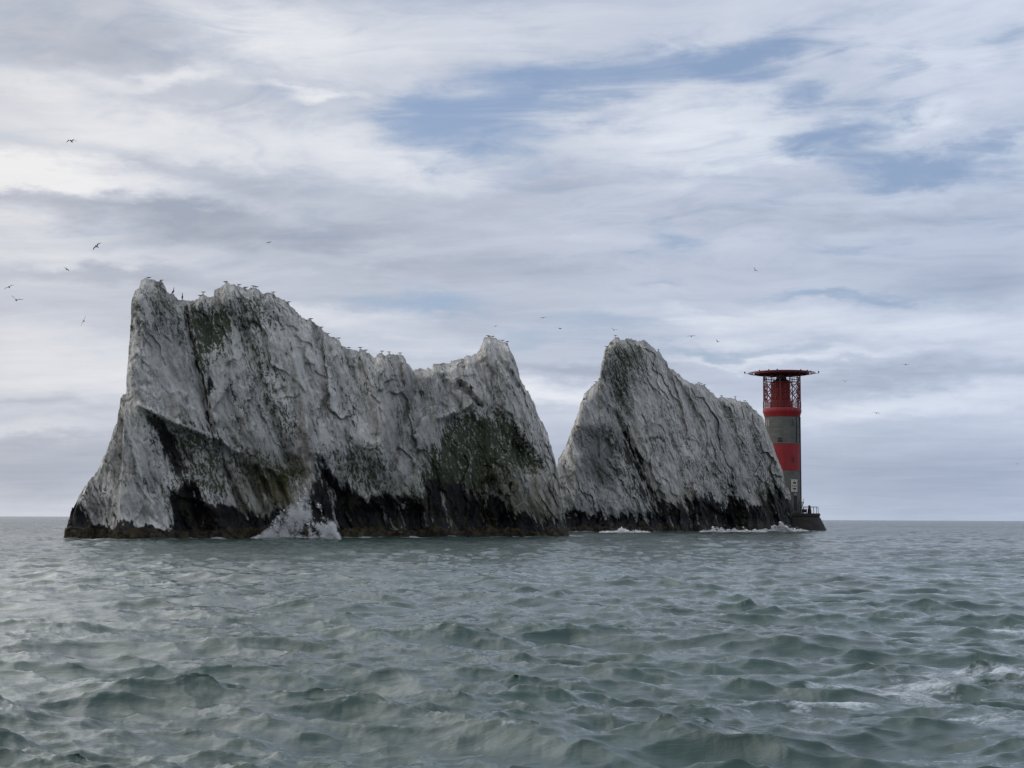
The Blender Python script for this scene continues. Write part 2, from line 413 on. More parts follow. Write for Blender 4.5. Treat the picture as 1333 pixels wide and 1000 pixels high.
    F = np.stack([idx[:-1, :-1], idx[:-1, 1:], idx[1:, 1:], idx[1:, :-1]], -1).reshape(-1, 4)
    # wear masks; grey also holds some painted shade
    def warpsd(poly, soft, amp=19.0):
        soft = soft*1.7+3
        return smooth(-soft, soft, poly_sd(PX+amp*fbm(cc/1.2, ll/3.5, seed+110, 4, .6), PY+amp*fbm(cc/1.2+9, ll/3.5, seed+115, 4, .6), poly))
    lay = {k: np.zeros_like(PX) for k in ('wet', 'green', 'ochre', 'weed', 'grey')}
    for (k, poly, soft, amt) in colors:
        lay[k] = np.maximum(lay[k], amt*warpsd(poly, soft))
    lay['weed'] = np.maximum(lay['weed'], 1-smooth(.5, 1.5, Zg+.9*fbm(Xg/2.5, Zg/2.5, seed+120, 4)))
    zero = np.zeros_like(Sb)
    bw = 1-smooth(3, 6, Zb+2*fbm(Sb/3, Zb/3, seed+3, 3)); bk = 1-smooth(.5, 1.5, Zb)
    bg_ = np.clip(fbm(Sb/6, Zb/8, seed+4, 4)*1.5, 0, 1)
    c1 = np.stack([np.vstack([lay['wet'], bw]), np.vstack([lay['green'], bg_]), np.vstack([lay['ochre'], zero])], -1).reshape(-1, 3)
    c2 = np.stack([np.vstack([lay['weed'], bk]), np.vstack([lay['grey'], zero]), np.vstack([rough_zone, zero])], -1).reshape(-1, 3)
    root = bpy.data.objects.new('chalk_stack', None); C.objects.link(root)
    root.location = (A[0], A[1], 0)
    tag(root, label, 'sea stack')
    me = mesh_from('rock_face', V, F)
    attr(me, 'wear', c1); attr(me, 'tone', c2)
    link('rock_face', me, root, [chalk_material('chalk_'+key, theta)])
    # seaweed fringe: lumpy weed on the ledge at the tide line, a band of its own
    ns = int((s[-1]-s[0])/.22); sw = np.linspace(s[0]+.8, s[-1]-.8, ns)
    r0 = np.argmin(np.abs(Zg[:, :]-.35), axis=0); dfront = np.array([D[r0[i], i] for i in range(nc)])
    ker = np.ones(9)/9; dfs = np.convolve(np.pad(dfront, 4, 'edge'), ker, 'valid')
    base_d = np.interp(sw, s, dfs); top = np.interp(sw, s, H)
    zt = np.clip(np.minimum(.75+1.5*np.maximum(0, fbm(sw/4.2, sw*0, seed+130, 4, .55)+.12), top-.6), -.8, 3)
    nv = 22; vv = np.linspace(0, 1, nv)
    SW = np.repeat(sw[None], nv, 0); ZT = np.repeat(zt[None], nv, 0); V2 = vv[:, None]+SW*0
    ph = V2*math.pi*.62
    ext = .35+.9*np.maximum(0, .45+fbm(SW/1.7, V2*1.5, seed+140, 4, .6))
    DW = np.repeat(base_d[None], nv, 0)-.35+ext*np.cos(ph)*1.0 + .22*fbm(SW/.5, V2*5, seed+141, 3)
    ZW = -1.0+(ZT+1.0)*np.sin(ph/ math.sin(math.pi*.62) if False else ph)/1.0 + .12*fbm(SW/.4, V2*6, seed+142, 3)
    Vw = (world(SW, ZW, DW)-np.array([A[0], A[1], 0])).reshape(-1, 3)
    ix = np.arange(nv*ns).reshape(nv, ns)
    Fw = np.stack([ix[:-1, :-1], ix[:-1, 1:], ix[1:, 1:], ix[1:, :-1]], -1).reshape(-1, 4)
    w = link('seaweed_fringe', mesh_from('seaweed_fringe', Vw, Fw), root, [WEED]); tag(w, kind='stuff')
    # remember for perching birds and foam
    base_w = world(s, 0*s, np.interp(s, sw, base_d))
    STACKS[key] = dict(A=A, ax=ax, npl=npl, s=s, H=H, plane=to_plane, base=base_w[:, :2], top=H, world=world)
    return root

def weed_material():
    m, t = mat('seaweed')
    g = t.n('ShaderNodeTexCoord').outputs['Object']
    n = t.noise(g, 1.2, 6, .65).outputs[0]; n2 = t.noise(t.map(g, sc=(1, 1, .4)), 5, 6, .7).outputs[0]
    c = t.mix(t.mr(n, .40, .66), (.008, .007, .005), (.070, .052, .022))
    c = t.mix(t.mr(n2, .5, .7, 0, .8), c, (.012, .010, .007))
    c = t.mix(t.mr(t.noise(g, .7, 4, .6).outputs[0], .58, .68, 0, .5), c, (.13, .12, .07))
    b = t.n('ShaderNodeBump', {'Height': n2, 'Strength': .9, 'Distance': .3}).outputs[0]
    finish(t, **{'Base Color': c, 'Roughness': .7, 'Specular IOR Level': .25, 'Normal': b})
    return m
WEED = weed_material()

OUT1 = [(79, 716), (84, 700), (87, 688), (92, 668), (97, 657), (103, 645), (115, 628), (130, 607), (140, 585), (148, 560), (155, 545), (157, 517), (165, 510), (167, 490), (171, 465), (172, 445), (173, 430),
 (172.5, 400), (175, 378), (181, 372), (184, 364), (190, 359), (196, 361), (206, 366), (213, 372), (218, 380), (226, 384), (232, 391), (243, 393), (250, 394), (256, 390), (263, 383), (270, 387), (278, 386), (279.5, 376), (287, 375), (292, 371), (295, 366), (300, 371), (312, 371),
 (323, 377), (334, 374), (340, 381), (352, 383), (363, 388), (376, 397), (390, 413), (403, 417), (416, 425), (429, 438), (439, 441), (444, 449), (452, 455), (468, 457), (479, 460), (488, 465), (494, 461), (517, 461), (524, 463), (529, 472), (538, 483), (552, 480), (562, 480), (564, 474), (578, 472),
 (594, 471), (606, 465), (621, 460), (627, 451), (630, 441), (636, 439), (648, 442), (660, 447), (666, 460), (675, 481), (677, 495), (685, 508), (694, 523), (703, 546), (713, 565), (721, 594), (725, 610), (728, 635), (732, 660), (738, 688), (744, 712)]
OUT2 = [(708, 715), (716, 660), (722, 625), (727, 597), (738, 578), (747, 554), (752, 539), (760, 514), (773, 501), (780.5, 493), (783, 475), (787, 458), (790, 451), (795, 446), (801, 440), (812, 443), (822, 441), (832, 445), (840, 443), (848, 451), (859, 459), (867, 470), (870, 478), (879, 483), (889, 493), (898, 498),
 (911, 501), (918, 503), (923, 510), (928, 511), (934, 520), (937, 516), (946, 519), (957, 519), (965, 524), (971, 523), (980, 532), (993, 544), (997, 558), (1005, 577), (1012, 597), (1019, 613), (1022, 629), (1028, 640), (1030, 650), (1032, 663), (1035, 674), (1039, 688), (1046, 708)]

FEAT1 = [
 ('fold', [(176, 470), (190, 560), (206, 620), (216, 665)], 40, 1.3),
 ('poly', [(188, 532), (232, 556), (262, 600), (262, 650), (226, 652), (212, 610)], 12, -.9),
 ('poly', [(236, 628), (262, 640), (276, 668), (292, 700), (222, 702), (226, 650)], 9, -1.3),
 ('line', [(185, 530), (230, 553), (285, 572), (312, 590)], 4, .9),
 ('poly', [(176, 360), (215, 370), (242, 392), (262, 520), (290, 590), (200, 560), (160, 500)], 14, .9),
 ('poly', [(244, 405), (300, 402), (300, 440), (272, 480), (254, 470)], 14, -.7),
 ('line', [(240, 395), (250, 450), (265, 520), (283, 585), (300, 625), (330, 700)], 4.0, -1.0),
 ('fold', [(300, 375), (306, 410), (330, 500), (352, 600)], 40, 1.4),
 ('line', [(308, 380), (316, 430), (345, 520), (375, 600)], 6, -1.1),
 ('line', [(400, 560), (408, 620), (395, 660)], 12, 1.6),
 ('line', [(318, 608), (345, 665)], 4, -1.1), ('line', [(335, 610), (362, 668)], 4, -1.0), ('line', [(300, 612), (325, 690)], 6, .9), ('line', [(352, 615), (378, 660)], 4, -.8),
 ('poly', [(410, 594), (424, 596), (448, 630), (470, 650), (520, 648), (545, 655), (560, 702), (410, 702), (424, 650)], 12, -2.2),
 ('poly', [(430, 590), (500, 578), (505, 640), (470, 648), (445, 625)], 8, -.4),
 ('line', [(383, 470), (398, 530), (405, 590)], 7, 1.0),
 ('line', [(538, 482), (533, 520), (522, 560), (512, 610)], 4.5, -1.2),
 ('fold', [(496, 465), (500, 520), (500, 580)], 34, 1.3),
 ('line', [(468, 480), (478, 520), (488, 570)], 5, -.8),
 ('poly', [(588, 504), (608, 500), (626, 528), (618, 530), (604, 512), (592, 515)], 3, -1.6),
 ('line', [(566, 480), (578, 500), (600, 536)], 4, -1.0),
 ('line', [(570, 545), (600, 535), (612, 527)], 4, .8),
 ('poly', [(572, 545), (606, 534), (640, 528), (668, 545), (700, 596), (705, 614), (664, 620), (648, 690), (540, 694), (530, 640), (560, 610)], 22, -.8),
 ('fold', [(648, 446), (662, 500), (700, 590), (722, 650)], 34, 1.6),
 ('line', [(640, 450), (650, 470), (672, 505)], 3.5, -1.1),
 ('poly', [(664, 570), (696, 590), (706, 614), (684, 622), (668, 606)], 4, -1.1),
 ('fold', [(668, 610), (690, 645), (735, 705)], 30, 2.0),
 ('line', [(640, 630), (668, 700)], 8, -1.5),
 ('poly', [(610, 640), (640, 640), (655, 700), (600, 700)], 10, -2.0),
]
COL1 = [
 ('wet', [(70, 720), (84, 655), (104, 656), (116, 668), (130, 684), (165, 682), (200, 692), (219, 690), (222, 652), (233, 630), (252, 632), (268, 650), (292, 662), (330, 668), (368, 664), (380, 672), (398, 655), (414, 635), (410, 596), (420, 594), (444, 626), (478, 648), (520, 648), (548, 652), (556, 628), (600, 626), (626, 650), (650, 640), (672, 668), (705, 672), (736, 676), (750, 720)], 4, .86),
 ('wet', [(244, 404), (252, 404), (264, 470), (286, 560), (300, 620), (296, 640), (268, 540), (254, 470)], 2.0, .6),
 ('wet', [(190, 536), (212, 546), (236, 570), (250, 610), (238, 625), (222, 620), (206, 570)], 6, .62),
 ('wet', [(590, 504), (606, 502), (622, 527), (618, 529), (604, 512)], 2.5, .7),
 ('green', [(244, 400), (300, 400), (308, 430), (290, 460), (262, 480), (250, 450)], 10, 1.0),
 ('green', [(180, 370), (225, 385), (244, 410), (246, 440), (210, 430), (190, 400)], 14, .55),
 ('green', [(308, 385), (350, 390), (365, 430), (330, 432), (312, 420)], 12, .75),
 ('green', [(316, 440), (350, 455), (372, 520), (392, 570), (370, 575), (335, 520)], 12, .70),
 ('green', [(186, 540), (270, 560), (330, 590), (400, 610), (404, 640), (330, 630), (290, 650), (222, 650), (205, 600)], 14, .70),
 ('green', [(572, 548), (606, 536), (640, 530), (668, 548), (700, 594), (708, 616), (660, 616), (640, 640), (540, 650), (556, 600), (568, 580)], 8, 1.0),
 ('green', [(664, 572), (696, 590), (706, 614), (690, 620), (672, 604)], 4, 1.0),
 ('green', [(470, 480), (490, 490), (500, 520), (480, 530), (470, 510)], 8, .45),
 ('green', [(418, 585), (500, 580), (508, 645), (450, 640)], 8, .62),
 ('green', [(400, 395), (420, 430), (460, 500), (440, 520), (400, 470)], 14, .22),
 ('ochre', [(290, 608), (405, 598), (408, 640), (360, 680), (325, 700), (300, 640)], 14, 1.0),
 ('ochre', [(500, 640), (560, 620), (560, 680), (500, 660)], 12, .6),
 ('ochre', [(668, 640), (735, 650), (745, 690), (700, 690)], 10, .8),
 ('ochre', [(520, 640), (740, 600), (745, 690), (420, 690)], 16, .7),
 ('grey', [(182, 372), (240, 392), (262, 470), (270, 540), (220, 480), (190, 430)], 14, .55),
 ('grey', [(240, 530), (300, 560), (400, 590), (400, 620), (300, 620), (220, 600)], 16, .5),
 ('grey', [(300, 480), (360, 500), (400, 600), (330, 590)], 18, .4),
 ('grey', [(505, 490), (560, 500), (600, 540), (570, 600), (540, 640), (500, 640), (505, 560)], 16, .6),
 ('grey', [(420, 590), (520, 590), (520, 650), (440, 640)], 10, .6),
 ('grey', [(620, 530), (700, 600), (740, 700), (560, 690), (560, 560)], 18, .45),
]
FEAT2 = [
 ('fold', [(786, 460), (765, 520), (750, 580), (752, 640)], 30, 2.2),
 ('poly', [(752, 560), (800, 556), (812, 620), (790, 650), (756, 640)], 10, -1.3),
 ('line', [(800, 540), (818, 575), (838, 625), (852, 660), (865, 690)], 5, -1.8),
 ('fold', [(812, 445), (850, 545), (880, 640)], 34, 1.6),
 ('line', [(862, 545), (880, 590), (892, 650)], 4.5, -1.4),
 ('line', [(885, 500), (912, 560), (930, 620)], 5, -1.1),
 ('fold', [(925, 510), (948, 580), (965, 640)], 28, 1.2),
 ('line', [(936, 518), (958, 575), (985, 650)], 5, -1.3),
 ('poly', [(948, 624), (962, 650), (975, 690), (935, 690)], 6, -2.0),
 ('poly', [(912, 655), (950, 660), (960, 694), (905, 694)], 8, -2.2),
 ('poly', [(842, 570), (864, 572), (866, 580), (846, 578)], 2.5, -1.2),
 ('line', [(908, 640), (915, 695)], 8, 2.0),
 ('line', [(992, 545), (1010, 600), (1022, 660)], 6, 1.0),
 ('line', [(975, 560), (1000, 640), (1010, 690)], 5, -1.0),
 ('poly', [(744, 662), (860, 670), (850, 690), (740, 690)], 8, -1.6),
]
COL2 = [
 ('wet', [(700, 720), (738, 664), (760, 668), (790, 672), (820, 668), (845, 676), (850, 640), (862, 650), (882, 656), (905, 650), (918, 640), (945, 658), (949, 622), (962, 650), (985, 656), (1005, 640), (1020, 640), (1040, 660), (1060, 720)], 3.5, .84),
 ('wet', [(806, 556), (818, 560), (838, 610), (850, 650), (838, 655), (815, 600)], 3, .7),
 ('green', [(788, 448), (836, 446), (842, 480), (822, 500), (812, 545), (798, 520), (788, 480)], 10, .72),
 ('green', [(860, 470), (880, 480), (885, 540), (930, 600), (950, 650), (900, 650), (870, 560)], 14, .40),
 ('green', [(935, 520), (990, 560), (1020, 640), (990, 650), (960, 590)], 14, .38),
 ('green', [(1000, 600), (1022, 625), (1036, 680), (1000, 680), (985, 640)], 8, .7),
 ('green', [(800, 545), (830, 590), (850, 650), (820, 660), (800, 610)], 9, .60),
 ('ochre', [(850, 635), (910, 640), (910, 670), (860, 665)], 10, .7),
 ('ochre', [(985, 640), (1010, 640), (1015, 685), (975, 680)], 10, .7),
 ('grey', [(750, 556), (800, 556), (812, 620), (800, 640), (754, 630)], 5, .9),  # shade on the face beside the lit facet, painted into the grey
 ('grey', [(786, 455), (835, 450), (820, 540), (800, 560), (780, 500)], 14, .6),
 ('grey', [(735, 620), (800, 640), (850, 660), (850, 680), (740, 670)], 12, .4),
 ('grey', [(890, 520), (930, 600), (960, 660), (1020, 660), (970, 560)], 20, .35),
]
def at(px, D, col=None):
    """ground point under photo column px at distance D (along y)"""
    d = ray(px, 675); return (d[0]/d[1]*D, D)
make_stack('west', OUT1, at(85, 158), at(740, 203), R(73), FEAT1, COL1, .36, 8.5, 1,
           'broad jagged chalk stack at left with green stained hollows and several peaks', 'a')
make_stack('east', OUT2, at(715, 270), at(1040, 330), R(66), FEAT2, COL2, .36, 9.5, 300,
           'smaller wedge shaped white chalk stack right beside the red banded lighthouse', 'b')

# ------------------------------------------------------------------ the sea
def ocean_tile(N, L, wind_deg, lam_peak, hrms, choppy, seed, lam_min=0.0, lam_max=1e9, spread=3.0, mip=(), ex=3.8):
    rng = np.random.default_rng(seed)
    k1 = 2*np.pi*np.fft.fftfreq(N, L/N); kx, ky = np.meshgrid(k1, k1); k = np.hypot(kx, ky); k[0, 0] = 1e-6
    kp = 2*np.pi/lam_peak
    wd = np.array([math.cos(R(wind_deg)), math.sin(R(wind_deg))])
    c = (kx*wd[0]+ky*wd[1])/k
    Sp = np.exp(-1.0*(kp/k)**2)/k**ex*(np.abs(c)**spread*np.where(c < 0, .25, 1)+.06)
    lam = 2*np.pi/k
    Sp *= (lam > lam_min)*(lam < lam_max); Sp[0, 0] = 0
    a = (rng.normal(size=(N, N))+1j*rng.normal(size=(N, N)))*np.sqrt(Sp)
    hgt = np.fft.ifft2(a).real; sc = hrms/hgt.std()
    res = []
    for m in (0,)+tuple(mip):
        am = a*np.exp(-(k*m*.5)**2)*sc
        hh = np.fft.ifft2(am).real
        # real-part field: use its own hermitian transform for the sideways motion
        fh = np.fft.fft2(hh)
        dx = np.fft.ifft2(1j*kx/k*fh).real*-choppy*-1; dy = np.fft.ifft2(1j*ky/k*fh).real*choppy
        dx = np.fft.ifft2(1j*kx/k*fh).real*choppy
        jxx = np.fft.ifft2(-kx*kx/k*fh).real*choppy; jyy = np.fft.ifft2(-ky*ky/k*fh).real*choppy; jxy = np.fft.ifft2(-kx*ky/k*fh).real*choppy
        J = (1+jxx)*(1+jyy)-jxy**2
        res.append([x.astype(np.float32) for x in (dx, dy, hh, J)])
    return res
def samp(f, x, y, L):
    N = f.shape[0]; u = (x/L*N) % N; v = (y/L*N) % N
    i = np.floor(u).astype(int); j = np.floor(v).astype(int); fu = (u-i).astype(np.float32); fv = (v-j).astype(np.float32)
    i %= N; j %= N; i1 = (i+1) % N; j1 = (j+1) % N
    return (f[j, i]*(1-fu)+f[j, i1]*fu)*(1-fv)+(f[j1, i]*(1-fu)+f[j1, i1]*fu)*fv

def build_sea():
    # radial spacing
    rr = [2.5]
    while rr[-1] < 16000:
        r = rr[-1]
        q = .0036 if r < 80 else (.005 if r < 500 else (.012 if r < 1500 else .03))
        rr.append(r+max(.028, r*q))
    rr = np.array(rr)
    aa = np.concatenate([np.linspace(-180, -40, 60)[:-1], np.linspace(-40, -23, 180)[:-1], np.linspace(-23, 23, 1250), np.linspace(23, 40, 180)[1:], np.linspace(40, 180, 60)[1:-1]])
    aa = np.radians(aa)
    Rg, Ag = np.meshgrid(rr, aa, indexing='ij')
    X = Rg*np.sin(Ag); Y = Rg*np.cos(Ag)
    L1, L2 = 190.0, 37.0
    t1 = ocean_tile(2048, L1, -106, 2.9, .056, 1.0, 11, ex=3.8, mip=(.2, .6, 1.8))
    t2 = ocean_tile(1024, L2, -98, .9, .0150, .95, 23, ex=3.45, lam_max=3.6, lam_min=.08, spread=4.0, mip=(.2,))
    # mean spacing of the mesh decides how much fine detail is kept
    spac = np.gradient(rr)[:, None]*np.ones_like(X)
    def blend(tiles, lv, comp, L, rot, off):
        c, s_ = math.cos(rot), math.sin(rot)
        x = (X*c-Y*s_)+off[0]; y = (X*s_+Y*c)+off[1]
        out = None
        f = [samp(tl[comp], x, y, L) for tl in tiles]
        return f
    dX = np.zeros_like(X); dY = np.zeros_like(X); Z = np.zeros_like(X)
    lv = np.array([0, .35, 1.0, 3.0])
    w = [np.interp(spac, lv, np.eye(4)[i]) for i in range(4)]
    J = 0
    for i in range(4):
        if w[i].max() <= 0: continue
        dX += w[i]*samp(t1[i][0], X, Y, L1); dY += w[i]*samp(t1[i][1], X, Y, L1); Z += w[i]*samp(t1[i][2], X, Y, L1)
        J = J + w[i]*samp(t1[i][3], X, Y, L1)
    # longer chop under it: the same sea at a larger scale, turned a little
    q3 = 2.9; c3, s3 = math.cos(.30), math.sin(.30); X3, Y3 = (X*c3-Y*s3)/q3+31, (X*s3+Y*c3)/q3+77
    d3x, d3y = samp(t1[0][0], X3, Y3, L1), samp(t1[0][1], X3, Y3, L1)
    dX += .95*(d3x*c3+d3y*s3); dY += .95*(-d3x*s3+d3y*c3); Z += .85*samp(t1[0][2], X3, Y3, L1)
    w2 = [np.interp(spac, [0, .3, 1.0], [1, 0, 0]), np.interp(spac, [0, .3, 1.0], [0, 1, 0])]
    gust = (.15+1.6*np.clip(.5+1.3*fbm(X/9, Y/9, 400, 4), 0, 1))*(.75+.5*smooth(-.05, .14, Z))
    for i in range(2):
        dX += w2[i]*gust*samp(t2[i][0], X, Y, L2); dY += w2[i]*gust*samp(t2[i][1], X, Y, L2); Z += w2[i]*gust*samp(t2[i][2], X, Y, L2)
    # slow change of wave height between patches
    amp = .78+.55*np.clip(.5+fbm(X/38, Y/38, 410, 3), 0, 1)
    Z *= amp; dX *= amp; dY *= amp
    far = 1-smooth(2500, 7000, Rg)
    Z *= far
    # foam: breaking crests, streaks, and the surf round the stacks
    foam = .62*smooth(.0, -.5, J)*(Rg < 900)
    near = np.full(X.shape, 1e9)
    for k in ('west', 'east'):
        b = STACKS[k]['base']; sel = (Y > 120) & (Y < 360) & (np.abs(X) < 130)
        xs, ys = X[sel], Y[sel]; dd = np.full(xs.shape, 1e9)
        for i in range(0, len(b)-12, 12): dd = np.minimum(dd, seg_dist(xs, ys, b[i], b[i+12])[0])
        near[sel] = np.minimum(near[sel], dd)
    surf = smooth(9.0, 0.3, near+4.0*fbm(X/2.5, Y/4, 430, 4))
    foam = np.maximum(foam, surf*1.0*np.clip(.6+fbm(X/5, Y/5, 431, 3), 0, 1))
    PXs, PYs = None, None
    def patch(px, py, rx, ry, amt):   # churned foam patches lying on the water, placed in metres
        nonlocal foam
        d = ray(px, py); tt = -CAMZ/d[2]; x0, y0 = d[0]*tt, d[1]*tt
        wx = X-x0+rx*.8*fbm(X/(rx*.6), Y/(rx*.6), 440, 4); wy = Y-y0+ry*.8*fbm(X/(rx*.5), Y/(ry*.6), 445, 4)
        foam = np.maximum(foam, amt*smooth(1.15, .1, np.hypot(wx/rx, wy/ry)))
    for p in [(1190, 895, 2.6, 1.5, .80), (1310, 885, 2.2, 1.6, .80), (1040, 918, 2.1, .45, .84), (1250, 940, 2.0, .6, .74), (1320, 818, 2.4, 1.0, .9), (640, 960, 1.2, .3, .55), (250, 880, 1.4, .4, .5), (1000, 968, 1.4, .3, .7), (440, 925, .6, .3, .55), (420, 747, 2.6, 1.6, .82), (40, 815, 1.5, .7, .35),
              (1150, 685, 14, 30, .5), (20, 712, 9, 9, .66), (1300, 975, .9, .3, .5), (560, 775, 5, 2.4, .45), (700, 790, 4, 2, .42), (100, 880, 1.2, .7, .4)]:
        patch(*p)
    # swell lifted against the rocks
    Z += .25*surf*np.clip(.4+fbm(X/3, Y/3, 450, 3), 0, 1)
    P = np.stack([X+dX, Y+dY, Z], -1)
    nr, na = X.shape
    V = np.concatenate([P.reshape(-1, 3), [[0, 0, -.1]]]); idx = np.arange(nr*na).reshape(nr, na)
    nxt = np.roll(idx, -1, axis=1)
    F = np.stack([idx[:-1], idx[1:], nxt[1:], nxt[:-1]], -1).reshape(-1, 4)[:, ::-1]
    me = mesh_from('sea', V, F)
    # close the small hole beneath the camera
    bm_tris = [(nr*na, int(idx[0, i]), int(nxt[0, i])) for i in range(na)]
    fo = np.concatenate([foam.reshape(-1), [0]]); sp = np.concatenate([np.clip(spac, 0, 20).reshape(-1)/20, [0]])
    attr(me, 'foam', np.stack([fo, sp, fo*0], -1))
    me2 = mesh_from('sea_centre', np.concatenate([[[0, 0, -.1]], P[0]]), np.array([(0, i+1, (i+1) % na+1) for i in range(na)])[:, ::-1])
    m = sea_material()
    o = link('sea', me, None, [m]); tag(o, kind='structure')
    o2 = link('water', me2, None, [m]); attr(me2, 'foam', np.zeros((len(me2.vertices), 3))); tag(o2, kind='structure')

def sea_material():
    m, t = mat('sea_water')
    g = t.n('ShaderNodeTexCoord').outputs['Object']
    A = t.n('ShaderNodeSeparateColor', {0: t.n('ShaderNodeAttribute', attribute_name='foam').outputs[0]}).outputs
    cdist = t.vm('LENGTH', g)
    fn = t.noise(t.map(g, sc=(1.0, 1.6, 1)), 2.6, 9, .68, .6).outputs[0]
    fn2 = t.noise(t.map(g, sc=(1.0, 1.4, 1)), 11., 6, .7, .4).outputs[0]
    fm = t.m('ADD', A[0], t.m('ADD', t.m('MULTIPLY', t.m('SUBTRACT', fn, .5), 1.3), t.m('MULTIPLY', t.m('SUBTRACT', fn2, .5), .7)))
    fm = t.m('MULTIPLY', t.mr(fm, .48, 1.05), t.mr(A[0], .03, .3))
    # faint streaks of old foam
    st = t.noise(t.map(g, rot=(0, 0, R(12)), sc=(.35, 1.5, 1)), 1.1, 8, .7, 1.0).outputs[0]
    fm = t.m('MAXIMUM', fm, t.mr(st, .60, .80, 0, .16))
    n1 = t.noise(g, .12, 4, .5).outputs[0]
    deep = t.mix(t.mr(n1, .3, .7), SEA_A, SEA_B)
    col = t.mix(fm, deep, (.56, .62, .68))
    b1 = t.noise(t.map(g, rot=(0, 0, R(8)), sc=(.5, 1.4, 1)), 2.6, 9, .70, .5).outputs[0]
    b2 = t.noise(t.map(g, rot=(0, 0, R(-10)), sc=(.7, 1.4, 1)), .9, 9, .66, .3).outputs[0]
    s2 = t.mr(A[1], .006, .03, 0.0, 1.0)      # where the mesh is coarse the shader carries the chop
    bp = t.n('ShaderNodeBump', {'Height': b1, 'Strength': .4, 'Distance': .06}).outputs[0]
    bp = t.n('ShaderNodeBump', {'Height': b2, 'Strength': t.m('MULTIPLY', s2, .8), 'Distance': .7, 'Normal': bp}).outputs[0]
    b3 = t.noise(t.map(g, rot=(0, 0, R(5)), sc=(.5, 1.0, 1)), .22, 8, .68, .4).outputs[0]
    bp = t.n('ShaderNodeBump', {'Height': b3, 'Strength': t.mr(A[1], .012, .07, 0.0, 1.0), 'Distance': 3.0, 'Normal': bp}).outputs[0]
    rough = t.m('ADD', t.mr(fm, 0, 1, .04, .75), t.mr(A[1], 0.0, .25, 0, .12))
    p = finish(t, **{'Base Color': col, 'Roughness': rough, 'Normal': bp, 'IOR': 1.47})
    return m
SEA_A = (.020, .052, .047); SEA_B = (.032, .074, .067)
build_sea()

# ------------------------------------------------------------------ spray against the larger stack
def spray_material():
    m, t = mat('sea_spray')
    n = t.noise(t.n('ShaderNodeTexCoord').outputs['Object'], 2.0, 4, .6).outputs[0]
    c = t.mix(n, (.90, .91, .93), (.96, .965, .97))
    finish(t, **{'Base Color': c, 'Roughness': .5, 'Subsurface Weight': 0.0})
    return m
SPRAY = spray_material()
OCT_V = np.array([(1, 1, 1), (-1, -1, 1), (-1, 1, -1), (1, -1, -1)], float)*.75
OCT_F = np.array([(0, 1, 3), (0, 2, 1), (0, 3, 2), (1, 2, 3)])
def drops(name, P, r, label, cat):
    n = len(P); rng = np.random.default_rng(5)
    st = rng.uniform(.6, 1.6, (n, 1, 3))
    V = (P[:, None, :]+OCT_V[None]*r[:, None, None]*st).reshape(-1, 3)
    F = (OCT_F[None]+4*np.arange(n)[:, None, None]).reshape(-1, 3)
    return tag(link(name, mesh_from(name, V, F), None, [SPRAY]), label, cat, kind='stuff')
def splash(px, py, D, n, seed, label, profile, dr, heavy=()):
    """profile: (photo column, height m) outline of the burst; heavy: (column, width, height) dense plumes"""
    rng = np.random.default_rng(seed); k = D/FPX
    xs = np.array([p[0] for p in profile], float); hs = np.array([p[1] for p in profile], float)
    P = []; got = 0
    while got < n:
        m = 60000
        X = rng.uniform(xs[0], xs[-1], m); Hh = np.interp(X, xs, hs)
        Z = rng.uniform(0, 1, m)**1.1*Hh*1.12
        f = Z/np.maximum(Hh, .01)
        fil = fbm((X-xs[0])*k/.9+Z*.35, Z/1.9, seed, 5, .62)
        dens = .85*np.clip(.44+2.2*fil-.6*f**1.5, 0, 1)**1.6 + .35*np.exp(-(Z/.25)**2)
        for (hx, hw, hz) in heavy:
            cxx = hx+Z*hw*.35; dens += 1.3*np.clip(.6+1.5*fil, 0, 1.3)*np.exp(-((X-cxx)/hw)**2)*np.exp(-(Z/hz)**2)
        keep = rng.random(m) < dens*.55
        X, Z = X[keep], Z[keep]; X = X+rng.normal(size=len(X))*.8; Z = Z+np.abs(rng.normal(size=len(X)))*.08
        P.append(np.stack([X, Z], -1)); got += len(X)
    P = np.concatenate(P)[:n]
    px_, zz = P[:, 0], P[:, 1]
    d = np.array([ray(q, py) for q in (xs[0], xs[-1])]); u = (px_-xs[0])/(xs[-1]-xs[0])
    tx = (d[0, 0]/d[0, 1])*(1-u)+(d[1, 0]/d[1, 1])*u
    yy = D+rng.normal(size=n)*.45
    W3 = np.stack([tx*D, yy, zz-.15], -1)
    return drops('sea_spray', W3, dr*rng.lognormal(-.3, .7, n), label, 'spray')
splash(378, 695, 165.0, 95000, 3, 'white burst of sea spray leaping at the foot of the broad left chalk stack',
       [(328, .1), (338, .5), (349, 1.2), (361, 2.5), (373, 4.3), (381, 5.6), (388, 6.2), (398, 5.0), (408, 3.9), (416, 3.6), (426, 3.9), (433, 3.3), (437, 1.2), (443, .1)], .012,
       [(352, 9, 1.1), (372, 9, 2.4), (386, 5, 4.2)])
splash(815, 690, 262, 8000, 4, 'low white surf breaking at the near corner of the smaller wedge shaped stack', [(780, .05), (795, .3), (812, .9), (822, 1.0), (834, .4), (846, .05)], .03)
splash(935, 689, 281, 13000, 6, 'white surf washing the dark cave foot of the smaller wedge shaped stack', [(912, .05), (918, .7), (924, 1.6), (930, .9), (945, .7), (965, 1.0), (985, .5), (1000, .05)], .03)
splash(1022, 689, 306, 19000, 8, 'white surf breaking between the smaller stack and the lighthouse plinth', [(985, .05), (1000, .7), (1012, 1.4), (1016, 1.9), (1022, 1.3), (1032, 1.3), (1042, .6), (1052, .05)], .032)

